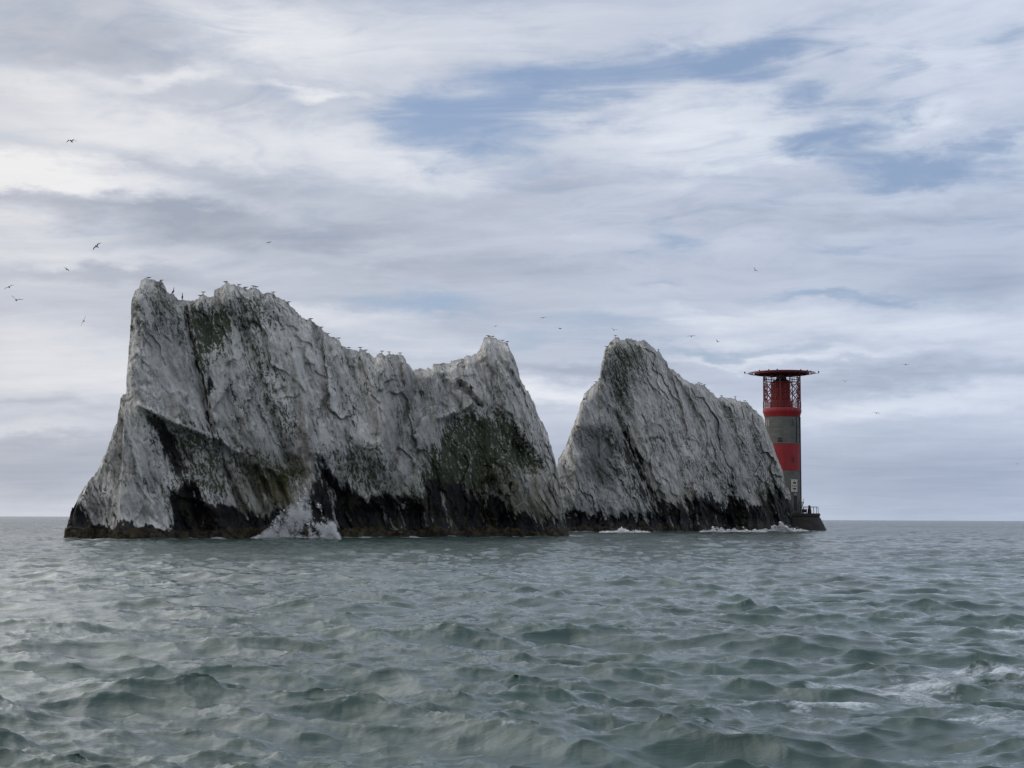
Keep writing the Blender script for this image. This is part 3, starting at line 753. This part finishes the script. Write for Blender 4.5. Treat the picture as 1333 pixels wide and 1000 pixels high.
# ------------------------------------------------------------------ lighthouse
def box_bm(bm, c, s, rz=0, M=None):
    m = Matrix.Translation(c) @ Matrix.Rotation(rz, 4, 'Z') @ Matrix.Diagonal((s[0], s[1], s[2], 1))
    bmesh.ops.create_cube(bm, size=1, matrix=(M @ m) if M else m)
def rod(bm, p, q, r, n=6):
    p = Vector(p); q = Vector(q); d = q-p
    m = Matrix.Translation((p+q)/2) @ d.to_track_quat('Z', 'Y').to_matrix().to_4x4()
    bmesh.ops.create_cone(bm, cap_ends=True, segments=n, radius1=r, radius2=r, depth=d.length, matrix=m)
def lathe(bm, prof, n=64, cx=0, cy=0):
    rings = []
    for (r, z) in prof:
        if r <= 1e-6: rings.append([bm.verts.new((cx, cy, z))])
        else: rings.append([bm.verts.new((cx+r*math.cos(2*math.pi*i/n), cy+r*math.sin(2*math.pi*i/n), z)) for i in range(n)])
    for a, b in zip(rings[:-1], rings[1:]):
        for i in range(n):
            j = (i+1) % n
            if len(a) == 1: bm.faces.new((a[0], b[j], b[i])) if len(b) > 1 else None
            elif len(b) == 1: bm.faces.new((a[i], a[j], b[0]))
            else: bm.faces.new((a[i], a[j], b[j], b[i]))
def obj(name, bm, m, parent, smooth_=False):
    bmesh.ops.recalc_face_normals(bm, faces=bm.faces)
    me = bpy.data.meshes.new(name); bm.to_mesh(me); bm.free()
    if smooth_: me.polygons.foreach_set('use_smooth', [True]*len(me.polygons)); me.set_sharp_from_angle(angle=R(35))
    return link(name, me, parent, [m])

def granite():
    m, t = mat('granite')
    g = t.n('ShaderNodeTexCoord').outputs['Object']
    sp = t.n('ShaderNodeSeparateXYZ', {0: g}).outputs
    a = t.m('MULTIPLY', t.m('ARCTAN2', sp[1], sp[0]), 3.95)
    uv = t.n('ShaderNodeCombineXYZ', {0: a, 1: sp[2], 2: 0.0}).outputs[0]
    br = t.n('ShaderNodeTexBrick', {'Vector': uv, 'Color1': (.105, .105, .094, 1), 'Color2': (.15, .15, .135, 1), 'Mortar': (.10, .10, .095, 1), 'Scale': 1.0, 'Mortar Size': .035, 'Brick Width': 1.7, 'Row Height': .62})
    n = t.noise(t.map(g, sc=(1, 1, .35)), 1.2, 7, .65).outputs[0]
    c = t.mix(t.mr(n, .45, .7, 0, .55), br.outputs[0], (.085, .085, .075))
    c = t.mix(t.mr(t.noise(g, 3, 5, .6).outputs[0], .55, .75, 0, .4), c, (.24, .23, .20))
    low = t.mr(sp[2], 4.5, 12.5, .55, 0)
    c = t.mix(low, c, (.055, .052, .045))
    b = t.n('ShaderNodeBump', {'Height': br.outputs['Fac'], 'Strength': .6, 'Distance': -.04}).outputs[0]
    finish(t, **{'Base Color': c, 'Roughness': .85, 'Normal': b})
    return m
def paint(name, c1, c2, rough=.55):
    m, t = mat(name)
    g = t.n('ShaderNodeTexCoord').outputs['Object']
    n = t.noise(t.map(g, sc=(1, 1, .18)), 1.6, 7, .65).outputs[0]
    c = t.mix(t.mr(n, .38, .7), c1, c2)
    c = t.mix(t.mr(t.noise(g, 2.3, 6, .7).outputs[0], .62, .72, 0, .5), c, tuple(x*.45 for x in c1))
    finish(t, **{'Base Color': c, 'Roughness': rough})
    return m

def build_lighthouse():
    D = 335.0; cx, cy = at(1019.8, D)
    px = D/FPX*1.004
    zz = lambda y: CAMZ + (676.6-y)*px
    GR = granite(); RED = paint('red_paint', (.30, .009, .013), (.20, .008, .011)); DRED = paint('dark_red_paint', (.20, .011, .013), (.11, .009, .010))
    STEEL = simple('dark_steel', (.030, .028, .028), .55, .4); DECK = paint('deck_red', (.30, .035, .025), (.16, .03, .025))
    GLASS = simple('window_dark', (.012, .014, .016), .15); CONC = simple('dark_concrete', (.022, .019, .017), .9, 0, .4, .8)
    LEAD = simple('lead_roof', (.055, .050, .058), .5); WHITE = simple('white_board', (.50, .50, .46), .6, 0, .06); ORANGE = simple('orange_band', (.42, .15, .05), .6, 0, .1); BLACK = simple('black_paint', (.012, .012, .012), .6)
    PALE = simple('pale_stone', (.25, .24, .20), .85, 0, .2)
    root = bpy.data.objects.new('lighthouse', None); C.objects.link(root); root.location = (cx, cy, 0)
    tag(root, 'round grey lighthouse with red bands and a helipad beside the right stack', 'lighthouse')
    # plinth
    bm = bmesh.new(); lathe(bm, [(0, -2.5), (10.4, -2.5), (9.5, zz(689.5)), (8.35, zz(676)), (7.95, zz(672.2)), (8.15, zz(672)), (8.15, zz(668.4)), (0, zz(668.4))], 56)
    obj('plinth', bm, CONC, root)
    zp = zz(668.4)
    # tower shaft
    r0, r1 = 3.98, 3.92
    bm = bmesh.new(); lathe(bm, [(4.15, zp+.002), (4.1, zp+.5), (r0, zp+.7), (r0, zz(614))], 72); obj('lower_shaft', bm, GR, root, True)
    bm = bmesh.new(); lathe(bm, [(r0+.03, zz(614)), (r0+.03, zz(579.2))], 72); obj('red_band', bm, RED, root, True)
    bm = bmesh.new(); lathe(bm, [(r0, zz(579.2)), (r0+.06, zz(579.0)), (r0+.06, zz(577.8)), (r1, zz(577.6)), (r1, zz(543.5))], 72); obj('upper_shaft', bm, GR, root, True)
    # gallery
    bm = bmesh.new(); lathe(bm, [(r1, zz(544.2)), (3.98, zz(544)), (4.22, zz(539)), (4.32, zz(537.8)), (4.32, zz(533.6)), (4.22, zz(532.6)), (0, zz(532.6))], 72)
    obj('gallery', bm, RED, root, True)
    def on_wall(pxx, r=3.96):   # angle on the front wall for a photo column
        xx = (pxx-1019.8)*px; return math.asin(max(-.999, min(.999, xx/r)))
    def wall_box(name, pxx, y0, y1, wpx, m, parent, out=.03, depth=.2, r=3.96):
        a = on_wall(pxx, r); w = wpx*px/max(.3, math.cos(a))
        M = Matrix.Translation(((r+out-depth/2)*math.sin(a), -(r+out-depth/2)*math.cos(a), (zz(y0)+zz(y1))/2)) @ Matrix.Rotation(a, 4, 'Z')
        b = bmesh.new(); bmesh.ops.create_cube(b, size=1, matrix=M @ Matrix.Diagonal((w, depth, abs(zz(y0)-zz(y1)), 1)))
        return obj(name, b, m, parent), M
    def window(pxx, y0, y1, w, frame):
        f, M = wall_box('window', pxx, y0-.9, y1+.9, w+1.5, frame, root, .06, .3)
        b = bmesh.new(); bmesh.ops.create_cube(b, size=1, matrix=M @ Matrix.Translation((0, -.13, 0)) @ Matrix.Diagonal((w*px/.9, .1, (y1-y0)*px, 1)))
        obj('pane', b, GLASS, f)
        b = bmesh.new()
        bmesh.ops.create_cube(b, size=1, matrix=M @ Matrix.Translation((0, -.19, 0)) @ Matrix.Diagonal((.07, .06, (y1-y0)*px, 1)))
        bmesh.ops.create_cube(b, size=1, matrix=M @ Matrix.Translation((0, -.195, .05)) @ Matrix.Diagonal((w*px/.9, .06, .07, 1)))
        obj('glazing_bar', b, frame, f)
    window(999.3, 549, 555.5, 1.6, PALE); window(1029.3, 548.5, 554.5, 3.2, GR); window(1012.6, 571.5, 577.3, 4.2, GR); window(1029.3, 596.5, 603.0, 2.6, DRED)
    # cable duct and ladder running down the right hand side
    wall_box('cable_duct', 1041.0, 544, 668, .8, STEEL, root, .16, .22, 3.98)
    a = on_wall(1034.6)
    wall_box('downpipe', 1034.9, 545, 579, .5, STEEL, root, .10, .12)
    # notice board: white panel, arrows, bars, orange band
    bd, M = wall_box('notice_board', 1030.1, 625.2, 641.2, 8.0, WHITE, root, .22, .2)
    w = 8*px; h = 16*px
    def mark(name, parts, m):
        b = bmesh.new()
        for pts in parts:
            f = [b.verts.new(M @ Vector((x*w, -.108, z*h))) for x, z in pts]
            bk = [b.verts.new(M @ Vector((x*w, -.098, z*h))) for x, z in pts]
            b.faces.new(f); b.faces.new(bk[::-1])
            for i in range(len(f)): b.faces.new((f[i], bk[i], bk[(i+1) % len(f)], f[(i+1) % len(f)]))
        obj(name, b, m, bd)
    def rect(x0, x1, z0, z1): return [(x0, z0), (x1, z0), (x1, z1), (x0, z1)]
    mark('board_lettering', [[(-.33, .155), (.33, .155), (.33, .25), (.2, .30), (.1, .27), (0, .30), (-.1, .27), (-.2, .30), (-.33, .25)]], BLACK)
    mark('board_lettering', [[(-.33, -.18), (-.33, -.27), (-.18, -.32), (0, -.29), (.18, -.32), (.33, -.27), (.33, -.18)]], BLACK)
    GREY = simple('grey_mark', (.13, .13, .12), .7)
    mark('board_arrow', [[(-.15, .33), (.15, .33), (0, .44)]], GREY); mark('board_arrow', [[(-.15, -.37), (0, -.47), (.15, -.37)]], GREY)
    mark('board_band', [rect(-.5, .5, -.075, .025)], ORANGE)
    # entrance door with its pale lintel
    dr, M2 = wall_box('door', 1032.0, 646, 667.6, 4.3, BLACK, root, .06, .3)
    b = bmesh.new(); bmesh.ops.create_cube(b, size=1, matrix=M2 @ Matrix.Translation((-.1, -.1, 11.6*px+.2)) @ Matrix.Diagonal((.85, .3, .55, 1))); obj('lintel', b, PALE, dr)
    # lantern inside the cage
    zl0, zl1 = zz(532.6), zz(499.5)
    bm = bmesh.new(); lathe(bm, [(2.55, zl0+.003), (2.55, zz(524)), (1.95, zz(523.5)), (1.9, zl1)], 28, -.25, 0); obj('lantern_house', bm, DRED, root, True)
    bm = bmesh.new()
    for ring in (zz(523), zz(512), zz(501)): lathe(bm, [(2.0, ring-.08), (2.08, ring-.08), (2.08, ring+.08), (2.0, ring+.08)], 28, -.25, 0)
    for i in range(14):
        a0 = i*math.pi/7
        for s_ in (1, -1):
            rod(bm, (-.25+2.0*math.cos(a0), 2.0*math.sin(a0), zz(523)), (-.25+2.0*math.cos(a0+s_*math.pi/7), 2.0*math.sin(a0+s_*math.pi/7), zz(501)), .045, 5)
    obj('glazing_frame', bm, RED, root)
    bm = bmesh.new(); lathe(bm, [(2.3, zl1+.003), (2.35, zl1+.25), (1.9, zz(497)), (1.2, zz(494.5)), (1.05, zz(491.2)), (0, zz(491.2))], 28, -.1, 0); obj('lantern_roof', bm, LEAD, root, True)
    # cage under the helipad
    zt = zz(490.8); Rc = 4.12; npost = 12
    for i in range(npost):
        a0 = (i+.5)*2*math.pi/npost
        b = bmesh.new(); rod(b, (Rc*math.cos(a0), Rc*math.sin(a0), zl0), (Rc*math.cos(a0), Rc*math.sin(a0), zt), .12, 6)
        obj('cage_post', b, DRED, root)
    lv = [zl0+1.7, zl0+3.7, zl0+5.7]
    def cpt(a_, z_): return (Rc*math.cos(a_), Rc*math.sin(a_), z_)
    for i in range(npost):
        b = bmesh.new()
        a0 = (i+.5)*2*math.pi/npost; a1 = a0+2*math.pi/npost; am = (a0+a1)/2
        for zA, zB in zip(lv[:-1], lv[1:]):
            zm = (zA+zB)/2
            rod(b, cpt(a0, zA), cpt(a1, zB), .085, 5); rod(b, cpt(a1, zA), cpt(a0, zB), .085, 5)
            rod(b, cpt(am, zA), cpt(am, zB), .05, 5)
        for z_ in lv: rod(b, cpt(a0, z_), cpt(a1, z_), .07, 5)
        obj('lattice_panel', b, DRED, root)
    b = bmesh.new()
    for k in range(5):
        z_ = zl0+.28+k*.30; lathe(b, [(Rc+.08, z_-.045), (Rc+.17, z_-.045), (Rc+.17, z_+.045), (Rc+.08, z_+.045), (Rc+.08, z_-.045)], 40)
    for i in range(40):
        a0 = i*math.pi/20; rod(b, ((Rc+.12)*math.cos(a0), (Rc+.12)*math.sin(a0), zl0), ((Rc+.12)*math.cos(a0), (Rc+.12)*math.sin(a0), zl0+1.55), .04, 4)
    obj('gallery_railing', b, DRED, root)
    b = bmesh.new()
    for z_ in (zz(496.0), zz(493.6)): lathe(b, [(Rc-.1, z_-.05), (Rc+.02, z_-.05), (Rc+.02, z_+.05), (Rc-.1, z_+.05), (Rc-.1, z_-.05)], 40)
    for i in range(24):
        a0 = i*math.pi/12; rod(b, (Rc*math.cos(a0)*.98, Rc*math.sin(a0)*.98, zz(498.5)), (Rc*math.cos(a0+.13)*.98, Rc*math.sin(a0+.13)*.98, zt), .045, 4)
    obj('upper_ring', b, STEEL, root)
    # helipad deck
    zd = zz(487.2)
    bm = bmesh.new(); lathe(bm, [(0, zd-.0), (6.0, zd-.0), (6.2, zd+.03), (6.2, zd+.15), (6.1, zd+.17), (0, zd+.19)], 64); obj('helipad_deck', bm, DECK, root)
    bm = bmesh.new()
    for i in range(8):
        a0 = i*math.pi/8+.1
        rod(bm, (-6.2*math.cos(a0), -6.2*math.sin(a0), zd-.13), (6.2*math.cos(a0), 6.2*math.sin(a0), zd-.13), .10, 4)
    for rr_ in (2.2, 4.1, 6.0): lathe(bm, [(rr_-.07, zd-.2), (rr_+.07, zd-.2), (rr_+.07, zd-.03), (rr_-.07, zd-.03), (rr_-.07, zd-.2)], 48)
    obj('deck_beam', bm, DRED, root)
    bm = bmesh.new()
    for i in range(28):
        a0 = i*2*math.pi/28
        for q, sp_ in ((0, .22),):
            rod(bm, (6.4*math.cos(a0), 6.4*math.sin(a0), zd), (7.55*math.cos(a0), 7.55*math.sin(a0), zd+.12), .05, 4)
    for rr_, z_ in ((6.75, zd+.03), (7.15, zd+.07), (7.55, zd+.11)): lathe(bm, [(rr_-.035, z_-.04), (rr_+.035, z_-.04), (rr_+.035, z_+.04), (rr_-.035, z_+.04), (rr_-.035, z_-.04)], 56)
    obj('safety_net', bm, DRED, root)
    for a0 in (math.pi*.985, -.04):    # the two lamps on outriggers
        c, s_ = math.cos(a0), math.sin(a0)
        bm = bmesh.new(); rod(bm, (7.4*c, 7.4*s_, zd+.0), (8.35*c, 8.35*s_, zd-.02 if c < 0 else zd+.12), .045, 5)
        ar = obj('lamp_arm', bm, STEEL, root)
        bm = bmesh.new(); bmesh.ops.create_uvsphere(bm, u_segments=10, v_segments=8, radius=.19, matrix=Matrix.Translation((8.35*c, 8.35*s_, zd+.28 if c < 0 else zd+.42)))
        rod(bm, (8.35*c, 8.35*s_, zd-.03), (8.35*c, 8.35*s_, zd+.3), .05, 5)
        obj('deck_lamp', bm, BLACK, ar)
    for a0 in (-2.2, -1.9, -1.05, -.7, -2.6, -.35, .4, 2.8):
        bm = bmesh.new(); c, s_ = math.cos(a0), math.sin(a0)
        lathe(bm, [(.0, zd+.2), (.14, zd+.2), (.16, zd+.4), (.09, zd+.5), (0, zd+.52)], 8, 6.55*c, 6.55*s_); obj('edge_light', bm, BLACK, root)
    # railing on the plinth
    zr = zz(660.2)
    b = bmesh.new(); nr_ = 11; rad = 7.75
    pts = [(rad*math.cos(t_), rad*math.sin(t_)) for t_ in np.linspace(-1.15, .95, nr_)]
    for p in pts: rod(b, (p[0], p[1], zp), (p[0], p[1], zr), .055, 6)
    for p, q in zip(pts[:-1], pts[1:]):
        rod(b, (p[0], p[1], zr), (q[0], q[1], zr), .05, 6)
    obj('plinth_railing', b, STEEL, root)
    # capstan post with a cowl: a real piece of landing gear
    g = bpy.data.objects.new('landing_davit', None); C.objects.link(g); g.location = (cx+(1052.2-1019.8)*px, cy-1.2, zp)
    tag(g, 'squat dark post with a rounded head standing inside the railing of the lighthouse plinth', 'davit post')
    b = bmesh.new(); lathe(b, [(0, .002), (.48, .002), (.46, .3), (.40, .9), (.30, 1.25), (.2, 1.34), (0, 1.34)], 14); obj('post_base', b, CONC, g, True)
    b = bmesh.new(); lathe(b, [(0, 1.34), (.15, 1.34), (.26, 1.48), (.28, 1.62), (.2, 1.78), (0, 1.84)], 14); rod(b, (-.1, 0, 1.2), (.42, 0, 1.42), .07, 6); obj('post_head', b, STEEL, g, True)
    # stacked gear and a ladder against the tower foot
    g = bpy.data.objects.new('access_ladder', None); C.objects.link(g); g.location = (cx+(1037.5-1019.8)*px, cy-4.6, zp)
    tag(g, 'dark steel steps with handrails leaning on the lighthouse wall right of the door', 'steps')
    for sx in (-.45, .45):
        b = bmesh.new(); rod(b, (sx-.7, 0, 0.05), (sx+.3, .5, 2.6), .09, 6); rod(b, (sx-.7, -.05, .9), (sx+.3, .45, 3.2), .05, 6); rod(b, (sx-.7, 0, 0), (sx-.7, -.05, .9), .05, 6); obj('handrail', b, STEEL, g)
    for k in range(7):
        f = k/7+.08; b = bmesh.new(); rod(b, (-.45-.7+f, f*.5, f*2.55+.05), (.45-.7+f, f*.5, f*2.55+.05), .07, 5); obj('rung', b, STEEL, g)
    g = bpy.data.objects.new('cable_drum', None); C.objects.link(g); g.location = (cx+(1043.0-1019.8)*px, cy-3.6, zp+.55)
    tag(g, 'small dark cable drum lying on the plinth at the right corner of the tower foot', 'drum')
    b = bmesh.new(); rod(b, (-.35, 0, 0), (.35, 0, 0), .36, 14); obj('drum_core', b, CONC, g)
    for sx in (-.4, .4):
        b = bmesh.new(); rod(b, (sx-.06, 0, 0), (sx+.06, 0, 0), .55, 18); obj('drum_flange', b, STEEL, g)
    return dict(cx=cx, cy=cy, px=px, zd=zd+.2, zp=zp)
LH = build_lighthouse()

# ------------------------------------------------------------------ birds
def bird_material(name, kind):
    m, t = mat(name)
    A = t.n('ShaderNodeAttribute', attribute_name='plumage').outputs[0]
    n = t.noise(t.n('ShaderNodeTexCoord').outputs['Object'], 14, 4, .6).outputs[0]
    c = t.mix(t.mr(n, .3, .7, 0, .25), A, (.03, .03, .03))
    finish(t, **{'Base Color': c, 'Roughness': .75})
    return m
BIRDM = bird_material('feathers', 0)
def bird_mesh(name, wings, dark=False, up=0.0):
    """body along +x (head), wings along y. wings: None or (inner dihedral, outer dihedral, sweep)"""
    V = []; F = []; Cc = []
    body = [(-.30, .012, .000), (-.24, .030, .0), (-.16, .055, .0), (-.04, .078, -.004), (.08, .080, -.004), (.17, .060, .01), (.215, .044, .028), (.25, .046, .045), (.285, .034, .048), (.305, .014, .042), (.345, .010, .036), (.37, .003, .030)]
    if dark: body = [(-.36, .03, -.02), (-.24, .034, -.01), (-.16, .06, .0), (-.04, .085, 0), (.08, .082, .0), (.18, .05, .03), (.25, .034, .09), (.30, .032, .14), (.34, .036, .165), (.38, .028, .168), (.42, .012, .165), (.47, .004, .158)]
    n = 10
    white = (.24, .24, .24); grey = (.10, .105, .11); blk = (.012, .012, .013); yel = (.35, .22, .04)
    for k, (x, r, z) in enumerate(body):
        for i in range(n):
            a = 2*math.pi*i/n
            V.append((x, r*math.cos(a), z+r*.95*math.sin(a)))
            top = math.sin(a) > .3
            Cc.append(blk if dark else (yel if x > .30 else (grey if top and -.2 < x < .18 else white)))
    for k in range(len(body)-1):
        for i in range(n):
            j = (i+1) % n; F.append((k*n+i, k*n+j, (k+1)*n+j, (k+1)*n+i))
    def strip(secs, cols, th=.010):
        """secs: list of (lead(x,y,z), trail(x,y,z)); a thin closed wing"""
        b = len(V)
        for (l, tr), c in zip(secs, cols):
            for p, dz in ((l, 0), (tuple((l[i]*.65+tr[i]*.35) for i in range(3)), th*1.6), (tr, 0), (tuple((l[i]*.6+tr[i]*.4) for i in range(3)), -th)):
                V.append((p[0], p[1], p[2]+dz)); Cc.append(c)
        for k in range(len(secs)-1):
            for i in range(4):
                j = (i+1) % 4; F.append((b+k*4+i, b+k*4+j, b+(k+1)*4+j, b+(k+1)*4+i))
        F.append((b, b+1, b+2, b+3)); e = b+(len(secs)-1)*4; F.append((e, e+3, e+2, e+1))
    if wings:
        d1, d2, sw = wings
        for s in (1, -1):
            y1, y2, y3 = .03, .27, .62
            z0 = .03; z1 = z0+.24*math.tan(d1); z2 = z1+.36*math.tan(d2)
            g = blk if dark else grey
            strip([((.13, s*y1, z0), (-.08, s*y1, z0)), ((.15+.0, s*.14, (z0+z1)/2), (-.07, s*.14, (z0+z1)/2)), ((.17, s*y2, z1), (-.05, s*y2, z1)),
                   ((.10-sw*.4, s*.45, z1+(z2-z1)*.55), (-.07-sw*.3, s*.45, z1+(z2-z1)*.5)), ((-.02-sw, s*y3, z2), (-.06-sw, s*(y3-.01), z2))], [g, g, g, g, blk])
        strip([((-.20, -.03, 0), (-.38, -.085, 0)), ((-.20, .0, .004), (-.37, 0, .004)), ((-.20, .03, 0), (-.38, .085, 0))], [white if not dark else blk]*3, .006)
    else:
        for s in (1, -1):  # folded wings with dark tips, and legs
            g = blk if dark else grey
            strip([((.14, s*.05, .045), (.10, s*.06, -.03)), ((.02, s*.083, .055), (.0, s*.085, -.045)), ((-.16, s*.07, .045), (-.14, s*.07, -.02)), ((-.34, s*.02, .012), (-.33, s*.02, .0))], [g, g, g, blk], .012)
            strip([((.04, s*.035, -.05), (.02, s*.035, -.05)), ((.035, s*.038, -.20), (.02, s*.038, -.20))], [yel if not dark else blk]*2, .008)
            strip([((.10, s*.02, -.203), (.10, s*.06, -.203)), ((.01, s*.035, -.195), (.01, s*.045, -.195))], [yel if not dark else blk]*2, .006)
        strip([((-.24, -.02, 0), (-.38, -.035, -.008)), ((-.24, .02, 0), (-.38, .035, -.008))], [white if not dark else blk]*2, .006)
    V = np.array(V)
    if not wings:
        V[:, 2] += .205
        if dark:    # upright stance
            p = V.copy(); leg = V[:, 2] < .12
            c_, s_ = math.cos(up), math.sin(up)
            V[:, 0] = np.where(leg, p[:, 0], c_*p[:, 0]-s_*(p[:, 2]-.2)); V[:, 2] = np.where(leg, p[:, 2], .2+s_*p[:, 0]+c_*(p[:, 2]-.2)+.05)
            V[:, 2] = np.maximum(V[:, 2], 0)
    F4 = [f for f in F]
    me = bpy.data.meshes.new(name); me.from_pydata([tuple(v) for v in V], [], F4); me.update()
    me.polygons.foreach_set('use_smooth', [True]*len(me.polygons))
    attr(me, 'plumage', np.array(Cc)); me.materials.append(BIRDM)
    return me
FLY = [bird_mesh('gliding', (R(14), R(-8), .06)), bird_mesh('arched', (R(24), R(-26), .10)), bird_mesh('raised', (R(34), R(18), .04)), bird_mesh('flat', (R(4), R(0), .02))]
STAND = bird_mesh('standing', None); CORM = bird_mesh('upright', None, True, R(52))
def bird(me, loc, rot, sc, label, cat='seagull', group=None, name='seagull'):
    o = bpy.data.objects.new(name, me); C.objects.link(o); o.location = loc; o.rotation_euler = rot; o.scale = (sc,)*3
    tag(o, label, cat, group); return o
# px, py, width px, pose, yaw, bank, pitch, label
FL = [
 (93, 184, 13, 1, -95, 4, 8, 'seagull with arched wings, highest of the flock in the cloudy sky at far left'),
 (126, 321, 13, 0, -105, 42, 6, 'seagull banking steeply with wings tilted, above and left of the highest left peak'),
 (87, 351, 8, 0, -35, -28, 6, 'small seagull seen side on, midway between two larger banking gulls at left'),
 (12, 374, 12, 0, -80, 28, 4, 'seagull gliding with dropped right wing, close to the left picture edge'),
 (21, 391, 14, 2, -75, -18, 5, 'large seagull with left wing low, just beneath another gull at the left edge'),
 (109, 418, 13, 3, -60, 66, 0, 'seagull turned nearly on its side, lowest of the flock left of the high peak'),
 (350, 316, 8, 0, -100, 10, 5, 'lone tiny seagull gliding above the long sloping crest of the left stack'),
 (707, 414, 8, 0, -85, 6, 5, 'tiny seagull gliding level over the gap between the two stacks'),
 (729, 428, 7, 3, -30, -6, 2, 'tiny seagull just above the sky gap, lower neighbour of a level glider'),
 (645, 425, 7, 1, -90, 4, 3, 'tiny seagull with arched wings hovering over the peak at the right of the large stack'),
 (799, 430, 8, 2, -85, -18, 3, 'tiny seagull with raised wings directly above the summit of the smaller stack'),
 (900, 438, 10, 0, -95, 4, 3, 'small seagull gliding over the right shoulder of the smaller stack, left one of a pair'),
 (934, 445, 6, 2, -60, -26, 3, 'tiny tilted seagull over the right shoulder of the smaller stack, right one of a pair'),
 (983, 352, 7, 2, -75, -38, 3, 'tiny tilted seagull high in the sky above the lighthouse helipad'),
 (1100, 497, 6, 2, -90, 0, 3, 'tiny seagull with wings in a V just right of the lighthouse helipad'),
 (1179, 475, 9, 0, -90, -4, 3, 'small seagull gliding level against cloud, farther right than the helipad'),
 (1141, 538, 9, 1, -95, -14, 3, 'small seagull with arched wings low over the sea right of the lighthouse'),
 (1324, 604, 5, 3, -70, 12, 0, 'very tiny seagull low near the right picture edge'),
]
for (bx, by, wpx, pose, yaw, bank, pitch, lab) in FL:
    D = 1.24*FPX/wpx
    d = ray(bx, by); P = np.array([0, 0, CAMZ]) + d*(D/d[1])
    # wings run across the view: local y is turned to face sideways
    bird(FLY[pose], P, (R(bank), R(-pitch), R(yaw)), 1.15, lab, group='seagulls in flight')
def crest(key, px):
    st = STACKS[key]; n2 = st['npl']; d = ray(px, 500); tt = (st['A'] @ n2)/(d[:2] @ n2); s = (d[:2]*tt-st['A']) @ st['ax']
    i = int(np.argmin(np.abs(st['s']-s)))
    i0, i1 = max(0, i-2), min(len(st['s']), i+3); j = i0+int(np.argmax(st['H'][i0:i1]))
    P = st['world'](st['s'][j:j+1], st['H'][j:j+1], np.array([0.0]))[0]
    return P
# px, yaw, words
PERCH_W = [(191, 170, 'on the very top of the highest left peak'), (209, 150, 'just right of the highest left peak, looking right'), (256, 180, 'on the notch right of the tall left pinnacle, left of its neighbour'), (262, 175, 'on the small knob right of the notch'),
 (289, 170, 'left of the small pinnacle on the second peak'), (310, 175, 'right of the small pinnacle on the second peak, first along'), (319, 10, 'on the second peak, second right of the small pinnacle'), (325, 20, 'on the second peak, third right of the small pinnacle'), (332, 190, 'facing left beside the knob where the long slope begins'),
 (351, 10, 'high on the long slope, first below the second peak'), (375, 15, 'alone on the upper long slope'), (405, 20, 'midway down the long slope, upper one of three'), (419, 30, 'midway down the long slope, middle one of three'), (427, 10, 'midway down the long slope, lowest one of three'),
 (440, 30, 'lower down the long slope, above the step'), (453, 10, 'at the foot of the long slope, leftmost of three'), (468, 15, 'at the foot of the long slope, middle of three'), (477, 10, 'at the foot of the long slope, rightmost of three'), (496, 10, 'left end of the flat shoulder before the saddle'), (507, 35, 'middle of the flat shoulder before the saddle'), (522, 10, 'right end of the flat shoulder before the saddle'),
 (633, 20, 'leftmost on the blunt peak at the right of the large stack'), (643, 160, 'second from left on the blunt peak at the right of the large stack'), (653, 15, 'third from left on the blunt peak at the right of the large stack'), (660, 15, 'rightmost on the blunt peak at the right of the large stack')]
PERCH_E = [(789, 175, 'on the left lip below the summit of the smaller stack'), (801, 175, 'on the summit of the smaller stack'), (775, 170, 'on the left flank ledge of the smaller stack'), (857, 15, 'on the upper right slope of the smaller stack'),
 (909, 15, 'on the right shoulder of the smaller stack, leftmost of three'), (913, 170, 'on the right shoulder of the smaller stack, middle of three'), (918, 10, 'on the right shoulder of the smaller stack, rightmost of three'), (924, 20, 'below the right shoulder of the smaller stack, alone'),
 (938, 15, 'on the last crest before the lighthouse, leftmost of four'), (945, 170, 'on the last crest before the lighthouse, second of four'), (957, 20, 'on the last crest before the lighthouse, third of four'), (969, 10, 'on the last crest before the lighthouse, rightmost of four')]
for key, lst, sc in (('west', PERCH_W, 1.0), ('east', PERCH_E, 1.15)):
    for (bx, yaw, words) in lst:
        P = crest(key, bx)
        bird(STAND, (P[0], P[1], P[2]-.05), (0, 0, R(yaw)), sc*.88, 'seagull perched '+words, group='seagulls perched on the chalk crests')
for (bx, yaw, w) in ((223, 60, 'on the steep right edge of the tall left pinnacle'), (234, 100, 'in the notch right of the tall left pinnacle')):
    P = crest('west', bx); bird(CORM, (P[0], P[1], P[2]-.03), (0, 0, R(yaw)), 1.15, 'black cormorant standing upright '+w, 'cormorant', name='cormorant')
for (bx, w, yaw) in ((1014.8, 'left one of two', 25), (1023.8, 'right one of two', 20)):
    bird(STAND, (LH['cx']+(bx-1019.8)*LH['px'], LH['cy']-3.5, LH['zd']-.005), (0, 0, R(yaw)), 1.35, 'seagull perched on the lighthouse helipad, '+w, group='seagulls on the helipad')
for (bx, w, yaw) in ((1051.2, 'near the right rim', 20),):
    bird(STAND, (LH['cx']+(bx-1019.8)*LH['px'], LH['cy']-1.0, LH['zd']-.005), (0, 0, R(yaw)), 1.3, 'seagull perched on the lighthouse helipad '+w, group='seagulls on the helipad')
# a white bird resting on a ledge of the left stack is a speck of chalk at this distance and is left to the rock
